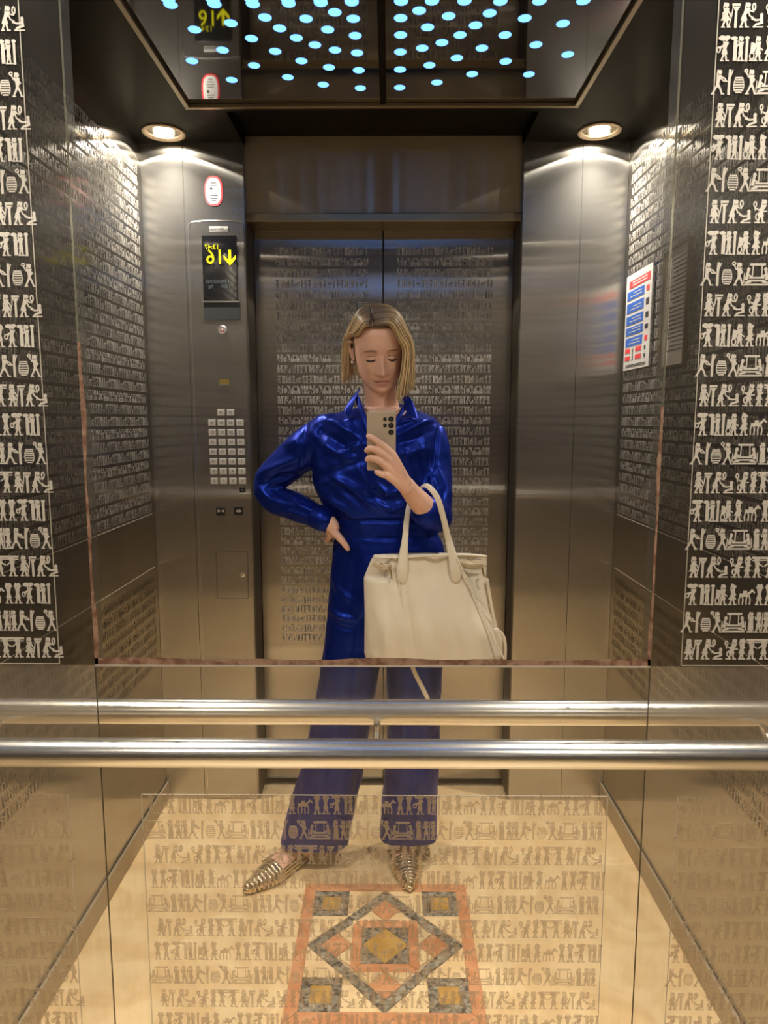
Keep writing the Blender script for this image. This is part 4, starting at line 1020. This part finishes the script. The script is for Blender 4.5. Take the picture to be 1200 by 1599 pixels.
# ---- folds: ridges and valleys pressed into the satin along lines on the garment
nv = len(suit_me.vertices); co = np.empty(nv * 3); suit_me.vertices.foreach_get('co', co); co = co.reshape(-1, 3)
no = np.empty(nv * 3); suit_me.vertices.foreach_get('normal', no); no = no.reshape(-1, 3)
q = co - np.array([0, 0, CAMZ]); zc = q @ _f; ux = 600 + F * (q @ _r) / zc; uy = 799.5 - F * (q @ _u) / zc
front = np.clip(-no[:, 1] * 1.6 + .25, 0, 1)
def crease(pts, w, amp):
    best = np.full(nv, 1e9); tt = np.zeros(nv); L_ = 0; tot = sum(math.dist(pts[i], pts[i + 1]) for i in range(len(pts) - 1))
    for i in range(len(pts) - 1):
        ax, ay = pts[i]; bx, by = pts[i + 1]; dx, dy = bx - ax, by - ay; l2 = dx * dx + dy * dy
        t = np.clip(((ux - ax) * dx + (uy - ay) * dy) / l2, 0, 1); d = np.hypot(ux - ax - t * dx, uy - ay - t * dy)
        m_ = d < best; best = np.where(m_, d, best); tt = np.where(m_, (L_ + t * math.sqrt(l2)) / tot, tt); L_ += math.sqrt(l2)
    return amp * np.exp(-(best / w) ** 2) * np.sin(np.pi * np.clip(tt, .04, .96)) ** .6 * front
D = np.zeros(nv)
for pts, w, a in (
    ([(500, 648), (528, 662), (566, 690)], 6, .008), ([(492, 668), (520, 684), (560, 712)], 6, -.006), ([(486, 676), (515, 700), (556, 724)], 6, .006),
    ([(524, 712), (548, 700), (573, 692)], 5, .007), ([(505, 742), (540, 728), (575, 716)], 6, -.006), ([(500, 752), (536, 752), (580, 770)], 6, .006),
    ([(492, 752), (520, 782), (560, 812)], 6, .010), ([(514, 748), (545, 772), (580, 800)], 5, -.007), ([(520, 745), (556, 768), (600, 806)], 5, .007),
    ([(584, 752), (604, 770), (632, 764)], 5, .009), ([(580, 768), (604, 784), (640, 776)], 5, -.008), ([(580, 782), (610, 797), (650, 790)], 4, .006),
    ([(622, 678), (652, 664), (686, 648)], 5, .009), ([(620, 662), (640, 655), (662, 650)], 3.5, .006), ([(622, 694), (655, 682), (684, 668)], 6, -.006), ([(618, 716), (650, 704), (676, 700)], 7, .006),
    ([(626, 690), (640, 720), (650, 760)], 7, .006), ([(655, 690), (662, 730), (668, 762)], 6, -.007),
    ([(689, 657), (682, 690), (676, 740)], 3.5, -.008), ([(694, 662), (698, 690), (700, 720)], 4, .006), ([(684, 732), (694, 752), (704, 780)], 4, .009), ([(680, 752), (688, 772), (696, 796)], 4, -.007), ([(672, 745), (676, 762), (684, 786)], 3.5, .006),
    ([(482, 651), (474, 680), (470, 728)], 3.5, -.008), ([(402, 741), (430, 730), (464, 716)], 6, .011), ([(410, 756), (440, 744), (470, 740)], 4, -.010), ([(440, 694), (462, 690), (476, 700)], 6, .005),
    ([(404, 764), (420, 778), (440, 788)], 5, .006), ([(424, 762), (446, 776), (470, 786)], 4, -.006), ([(450, 770), (470, 790), (492, 800)], 3.5, .005), ([(432, 800), (456, 800), (480, 808)], 3.5, .004),
    ([(504, 660), (500, 700), (510, 740)], 5, -.004), ([(540, 640), (548, 668), (560, 690)], 4, .004), ([(560, 730), (570, 750), (575, 775)], 4, .005),
    ([(520, 812), (600, 815), (688, 812)], 3.5, -.010), ([(522, 838), (600, 841), (688, 838)], 2.5, -.003),
    ([(540, 845), (534, 880), (526, 930)], 4, .004), ([(556, 845), (552, 900), (544, 960)], 5, -.004), ([(518, 895), (530, 920), (556, 945)], 5, .006), ([(514, 950), (530, 962), (556, 968)], 4, .008), ([(512, 966), (530, 978), (560, 986)], 4, -.005),
    ([(520, 990), (508, 1060), (490, 1150)], 6, .004), ([(560, 960), (556, 1060), (540, 1180), (520, 1290)], 6, .006), ([(540, 1040), (525, 1150), (500, 1290)], 6, -.006), ([(575, 1040), (562, 1180), (540, 1300)], 5, -.004), ([(474, 1230), (468, 1270), (462, 1310)], 5, .006),
    ([(630, 1030), (632, 1140), (626, 1300)], 6, .005), ([(652, 1030), (650, 1140), (645, 1300)], 6, -.006), ([(670, 1040), (668, 1160), (662, 1300)], 5, .005), ([(492, 1220), (486, 1262), (480, 1310)], 5, -.005), ([(500, 1270), (520, 1290), (538, 1300)], 4, .004)):
    D += crease(pts, w, a)
D += (smooth_noise(co * np.array([38, 38, 60]), 3) * .0038 + smooth_noise(co * 95, 4) * .0018) * np.clip(front + .3, 0, 1)
co = co + no * D[:, None]; suit_me.vertices.foreach_set('co', co.ravel()); suit_me.update()
suit = fix_me(suit_me, M['satin'], 'jumpsuit')
def patch(rows, th, name, mat, parent, smooth=True):
    """thick sheet from rows of (px, py, Y)"""
    P = [[PY(*p) for p in r] for r in rows]; mb = MB(); nr, nc = len(P), len(P[0])
    for s in (0, 1):
        b = len(mb.v)
        for r in P: mb.v += [tuple(p + Vector((0, th * s, 0))) for p in r]
        for i in range(nr - 1):
            for j in range(nc - 1):
                f = (b + i * nc + j, b + i * nc + j + 1, b + (i + 1) * nc + j + 1, b + (i + 1) * nc + j); mb.f.append(f if s == 0 else f[::-1])
    N_ = nr * nc; rim = [j for j in range(nc)] + [i * nc + nc - 1 for i in range(1, nr)] + [(nr - 1) * nc + j for j in range(nc - 2, -1, -1)] + [i * nc for i in range(nr - 2, 0, -1)]
    for a, b in zip(rim, rim[1:] + rim[:1]): mb.f.append((a, a + N_, b + N_, b))
    o = pp(mb, name, mat, parent, smooth); md = o.modifiers.new('sub', 'SUBSURF'); md.levels = 2; md.render_levels = 2; return o
patch([[(566, 602, 2.075), (561, 612, 2.050), (556, 622, 2.03)], [(556, 612, 2.065), (549, 624, 2.030), (550, 640, 2.005)], [(546, 624, 2.045), (540, 634, 2.018), (546, 652, 1.992)], [(540, 636, 2.03), (537, 640, 2.010), (541, 648, 1.990)]], .003, 'collar', M['satin'], suit)
patch([[(628, 618, 2.070), (631, 630, 2.035), (633, 640, 2.012)], [(636, 617, 2.062), (640, 632, 2.025), (640, 648, 1.998)], [(642, 621, 2.05), (648, 637, 2.015), (650, 655, 1.985)], [(645, 627, 2.04), (652, 645, 2.005), (655, 659, 1.985)]], .003, 'collar', M['satin'], suit)
patch([[(560, 612, 2.045), (566, 632, 2.015), (574, 652, 1.985), (580, 672, 1.972)], [(553, 622, 2.045), (559, 638, 2.012), (567, 658, 1.982), (574, 678, 1.969)]], .003, 'lapel_band', M['satin'], suit)
patch([[(640, 628, 2.045), (634, 642, 2.015), (624, 656, 1.985), (614, 672, 1.972)], [(632, 626, 2.045), (626, 640, 2.015), (618, 653, 1.985), (606, 670, 1.972)]], .003, 'lapel_band', M['satin'], suit)
for px, py, Y in ((585.5, 768, 1.952), (597, 800, 1.966)):
    b_ = MB().lathe(PY(px, py, Y), (0, -1, .05), [(.0, .0), (.0062, .0), (.0066, .0016), (.005, .0026), (.003, .0018), (0, .0018)], 18); pp(b_, 'button', M['satin'], suit)
# front placket and waistband, cuffs
def ring_band(pts, r0, r1, name):
    mb = MB(); pxtube(mb, [(*p, r) for p, r in zip(pts, r0)], 20, 3); return pp(mb, name, M['satin'], suit)
ring_band([(495, 806.5, 2.026), (506.5, 812.5, 2.009)], (.0365, .0345), None, 'cuff')
ring_band([(680, 806, 1.955), (667, 800, 1.915)], (.050, .046), None, 'cuff')
# ---- shoes: gold woven flats
def shoe(heel, toe):
    h0 = Vector((*heel, 0)); t0 = Vector((*toe, 0)); ax = t0 - h0; L_ = ax.length; ax.normalize(); h0 -= ax * .010; t0 += ax * .018; L_ += .028; sd = Vector((-ax.y, ax.x, 0))
    W = lambda t: .034 * (math.sin(math.pi * min(1, t / .3) / 2) ** .5 if t < .3 else 1) * (1 + .22 * gs(t - .62, .2)) * (1 if t < .68 else max(.04, (1 - (t - .68) / .33)) ** .62)
    root = empty('shoe', (0, 0, 0), person); root.matrix_parent_inverse = Matrix.Identity(4)
    def sp(mb, name, mat): mb.v = [tuple(Vector(p) - po) for p in mb.v]; return mb.build(name, mat, root, True)
    mb = MB(); rings = []
    for i in range(25):
        t = .004 + i / 24 * .992; w = W(t); c = h0 + ax * (t * L_); rings.append([c + sd * w + Vector((0, 0, .001)), c - sd * w + Vector((0, 0, .001)), c - sd * w * .98 + Vector((0, 0, .009)), c + sd * w * .98 + Vector((0, 0, .009))])
    mb.grid(rings); sp(mb, 'sole', M['sole'])
    # woven straps over the toes
    for i in range(9):
        t = .56 + i * .048; hgt = .046 - .024 * ((t - .5) / .5); w = W(t) + .002; pts = []
        for k in range(15):
            a = math.pi * k / 14; pts.append(h0 + ax * ((t + .012 * math.sin(a)) * L_) + sd * w * math.cos(a) + Vector((0, 0, .007 + hgt * math.sin(a) ** .8)))
        mb = MB(); mb.tube(pts, .0062, 8, .38, up=ax); sp(mb, 'strap', M['gold'])
    for s in (-.45, 0, .45):
        pts = [h0 + ax * (t * L_) + sd * W(t) * s + Vector((0, 0, .0085 + (.046 - .024 * ((t - .5) / .5)) * math.cos(s * 1.1))) for t in (.55, .62, .70, .78, .86, .94)]
        sp(MB().tube(pts, .0045, 8, .4), 'strap', M['gold'])
    pts = [h0 + ax * ((.985 - .10 * abs(math.cos(math.pi * k / 8))) * L_) + sd * W(.93) * math.cos(math.pi * k / 8) + Vector((0, 0, .012)) for k in range(9)]
    sp(MB().tube(pts, .010, 8, .8), 'toe_cap', M['gold'])
    # heel counter and side edges
    for zz, r in ((.014, .006), (.026, .006), (.038, .005)):
        pts = []
        for k in range(25):
            t = abs(k - 12) / 12 * .60; s = 1 if k > 12 else -1; zt_ = zz + (.012 if t < .15 else 0) * (zz / .038)
            pts.append(h0 + ax * (t * L_ + .003) + sd * s * (W(t) + .001) * (1 if t > .02 else 0) + Vector((0, 0, zt_)))
        sp(MB().tube(pts, r, 8, .5, up=(0, 0, 1)), 'side_band', M['gold'])
    return root
shoe(*FL); shoe(*FR)

# ================================================================ PHONE
ph = empty('phone', PY(595.8, 689, 1.8)); tag(ph, 'taupe mobile phone with five black lenses held up in her hand', 'phone')
ph.rotation_euler = (math.radians(5), 0, 0)
mb = MB(); rings = []
wP, hP, tP = .0368, .0745, .0042
def rrect(w, h, r, y, n=5):
    pts = []
    for cx_, cz, a0 in ((w - r, h - r, 0), (-w + r, h - r, 90), (-w + r, -h + r, 180), (w - r, -h + r, 270)):
        for k in range(n + 1):
            a = math.radians(a0 + 90 * k / n); pts.append((cx_ + r * math.cos(a), y, cz + r * math.sin(a)))
    return pts
mb.grid([rrect(wP - .0012, hP - .0012, .0035, -tP), rrect(wP, hP, .004, -tP + .0012), rrect(wP, hP, .004, tP - .0012), rrect(wP - .0012, hP - .0012, .0035, tP)][::-1]); mb.build('case', M['phone'], ph, False)
MB().box(-wP + .002, wP - .002, tP, tP + .0006, -hP + .002, hP - .002).build('screen', M['glassblack'], ph)
for px, py, r in ((611, 654, .0068), (611, 664, .0068), (611, 674.5, .0068), (601.5, 654, .0045), (601.5, 664, .0045)):
    p = PY(px, py, 1.8) - ph.location
    ln = MB().lathe((p.x, -tP, p.z), (0, -1, 0), [(r, 0), (r, .0016), (r * .86, .0020), (r * .80, .0012), (0, .0012)], 24, False).build('lens', M['lens'], ph)
    MB().lathe((p.x, -tP - .0013, p.z), (0, -1, 0), [(r * .4, 0), (r * .36, .0003), (0, .0004)], 16, False).build('lens_glass', M['smoke'], ln)

# ================================================================ HANDBAG
bag = empty('handbag', PY(675, 1032, 1.92)); tag(bag, 'slouchy cream leather tote bag hanging by its handles from her forearm', 'handbag')
bo = Vector(bag.location)
def bp(mb, name, mat, parent=None, smooth=True, bevel=0.0):
    mb.v = [tuple(Vector(p) - bo) for p in mb.v]; return mb.build(name, mat, parent or bag, smooth, bevel=bevel)
def sst(a, b, x): t = min(1, max(0, (x - a) / (b - a))); return t * t * (3 - 2 * t)
def interp(tab, v):
    for (a, x), (b, y) in zip(tab, tab[1:]):
        if a <= v <= b: return x + (y - x) * (v - a) / (b - a)
    return tab[-1][1] if v > tab[-1][0] else tab[0][1]
Ltab = [(869, 584), (880, 578), (905, 568), (960, 569.5), (1022, 569), (1031, 572)]
Rtab = [(869, 760), (880, 763), (925, 761), (955, 765), (990, 778), (1022, 787), (1031, 784)]
NU, NV = 70, 50
def bag_front(px, py):
    v = (py - 869) / 162
    thick = .020 + .050 * sst(0, .8, v)                    # half thickness
    seam = 617 + (640 - 617) * v; edge = 713 + (790 - 713) * min(1, v * 1.0)
    d = thick
    d -= .0035 * gs(px - seam, 2.2) + .0030 * gs(px - (seam + 9), 2.6)     # seam and fold
    d += .006 * gs(px - (seam + 22), 14) * sst(.1, .5, v)
    d -= .030 * sst(edge - 1.5, edge + 3.5, px) * (1 - .55 * sst(.55, .95, v))        # gusset behind the right panel edge
    d -= .012 * sst(edge + 12, edge + 30, px) * (1 - v)
    fold = 905 + (px - 568) * -.02
    if px < 612: d -= .016 * (1 - sst(fold - 3, fold + 3, py)) * sst(612, 600, px)   # pinched corner, top left
    d += .0022 * math.sin(px * .09 + v * 5) * (1 - .3 * v) + .0015 * math.sin(px * .21 - v * 9 + 1)
    d += .004 * gs(px - 640 - v * 60, 20) * gs(v - .35, .3) - .003 * gs(px - 690, 16) * gs(v - .12, .12)
    return d
mb = MB(); rings = []
for j in range(NV + 1):
    py = 869 + 162 * j / NV; l = interp(Ltab, py); r_ = interp(Rtab, py); top_dip = 1.5 * math.sin(math.pi * 0) ; fr = []; bkk = []
    for i in range(NU + 1):
        u = i / NU; px = l + (r_ - l) * u; edge_f = min(1, 6 * min(u, 1 - u) + .05) ** .5
        pyy = py + (1.5 * math.sin(u * math.pi) * -1 if j == 0 else 0)
        Y = 1.925 - bag_front(px, py) * edge_f; fr.append(PY(px, pyy, 1.90) + Vector((0, Y - 1.90, 0)))
        bkk.append(PY(px, pyy, 1.90) + Vector((0, 1.925 + (.016 + .014 * sst(0, .8, j / NV)) * edge_f - 1.90, 0)))
    rings.append(fr + bkk[::-1])
mb.grid(rings, True, True); bp(mb, 'bag_body', M['leather'])
def bandpx(pts, w, th, name, mat, parent=None, up=None):
    """flat strap along (px, py, Y)"""
    mb = MB(); pxtube(mb, [(*p, w) for p in pts] if not isinstance(w, (list, tuple)) else [(*p, ww) for p, ww in zip(pts, w)], 12, 5, th, up or (1, 0, 0)); return bp(mb, name, mat, parent)
# handle: tab on the panel, up over the forearm and down again
bandpx([(629, 905, 1.892), (629, 888, 1.892), (630, 872, 1.896), (633, 840, 1.904), (636, 808, 1.922), (641, 783, 1.946), (652, 765, 1.940)], (.0150, .0160, .0135, .0085, .0075, .0072, .0070), .30, 'handle', M['leather'])
bandpx([(712, 903, 1.892), (711, 888, 1.892), (708, 872, 1.896), (700, 840, 1.902), (692, 806, 1.886), (684, 779, 1.876), (673, 763, 1.886), (663, 758, 1.908), (652, 765, 1.940)], (.0150, .0160, .0135, .0090, .0080, .0078, .0075, .0070, .0070), .30, 'handle', M['leather'])
# rolled top edge, lining glimpsed in the pinched corners, metal clips
bandpx([(585, 870, 1.905), (612, 871, 1.902), (640, 870, 1.898), (675, 867.5, 1.897), (712, 866.5, 1.898), (740, 867, 1.906), (760, 869, 1.912)], .0030, 1.0, 'top_binding', M['leather'])
bandpx([(714, 872, 1.892), (730, 905, 1.886), (752, 955, 1.872), (772, 1000, 1.862), (787, 1028, 1.858)], .0026, 1.0, 'edge_piping', M['leather'])
bandpx([(619, 880, 1.893), (626, 925, 1.882), (634, 985, 1.866), (641, 1027, 1.856)], .0012, 1.0, 'seam_piping', M['leather'])
bandpx([(588, 880, 1.902), (600, 886, 1.899), (609, 884, 1.899)], (.009, .010, .006), .4, 'lining_fold', M['leather_in'])
bandpx([(722, 880, 1.908), (738, 884, 1.910), (752, 882, 1.910)], (.006, .009, .006), .4, 'lining_fold', M['leather_in'])
for px, py, Y in ((609, 883, 1.892), (612, 903, 1.888), (596, 881, 1.892), (749, 874, 1.898), (757, 884, 1.898), (757, 900, 1.896)):
    bp(MB().sphere(PY(px, py, Y), .0036, 10, (1, .7, 1.2)), 'metal_clip', M['chrome'])
bandpx([(609, 885, 1.893), (611, 894, 1.890), (612, 902, 1.888)], .0018, 1, 'metal_clip', M['brass']); bandpx([(754, 886, 1.898), (754, 892, 1.897), (756, 899, 1.896)], .0022, 1, 'metal_clip', M['brass'])
# long strap hanging down the right side with its looped end, and the tail below
bandpx([(761, 905, 1.915), (766, 935, 1.915), (771, 962, 1.915), (776, 984, 1.915)], .0045, .5, 'side_strap', M['leather'])
bandpx([(774, 984, 1.912), (784, 990, 1.912), (789, 1005, 1.912), (789, 1028, 1.912)], (.006, .0055, .005, .005), .4, 'side_strap', M['leather'])
bandpx([(776, 986, 1.905), (779, 1000, 1.905), (780, 1022, 1.905)], (.010, .0115, .010), .3, 'strap_tag', M['leather'])
bandpx([(639, 1026, 1.885), (648, 1050, 1.885), (660, 1074, 1.885), (668, 1090, 1.885)], .0062, .35, 'hanging_strap', M['leather'])
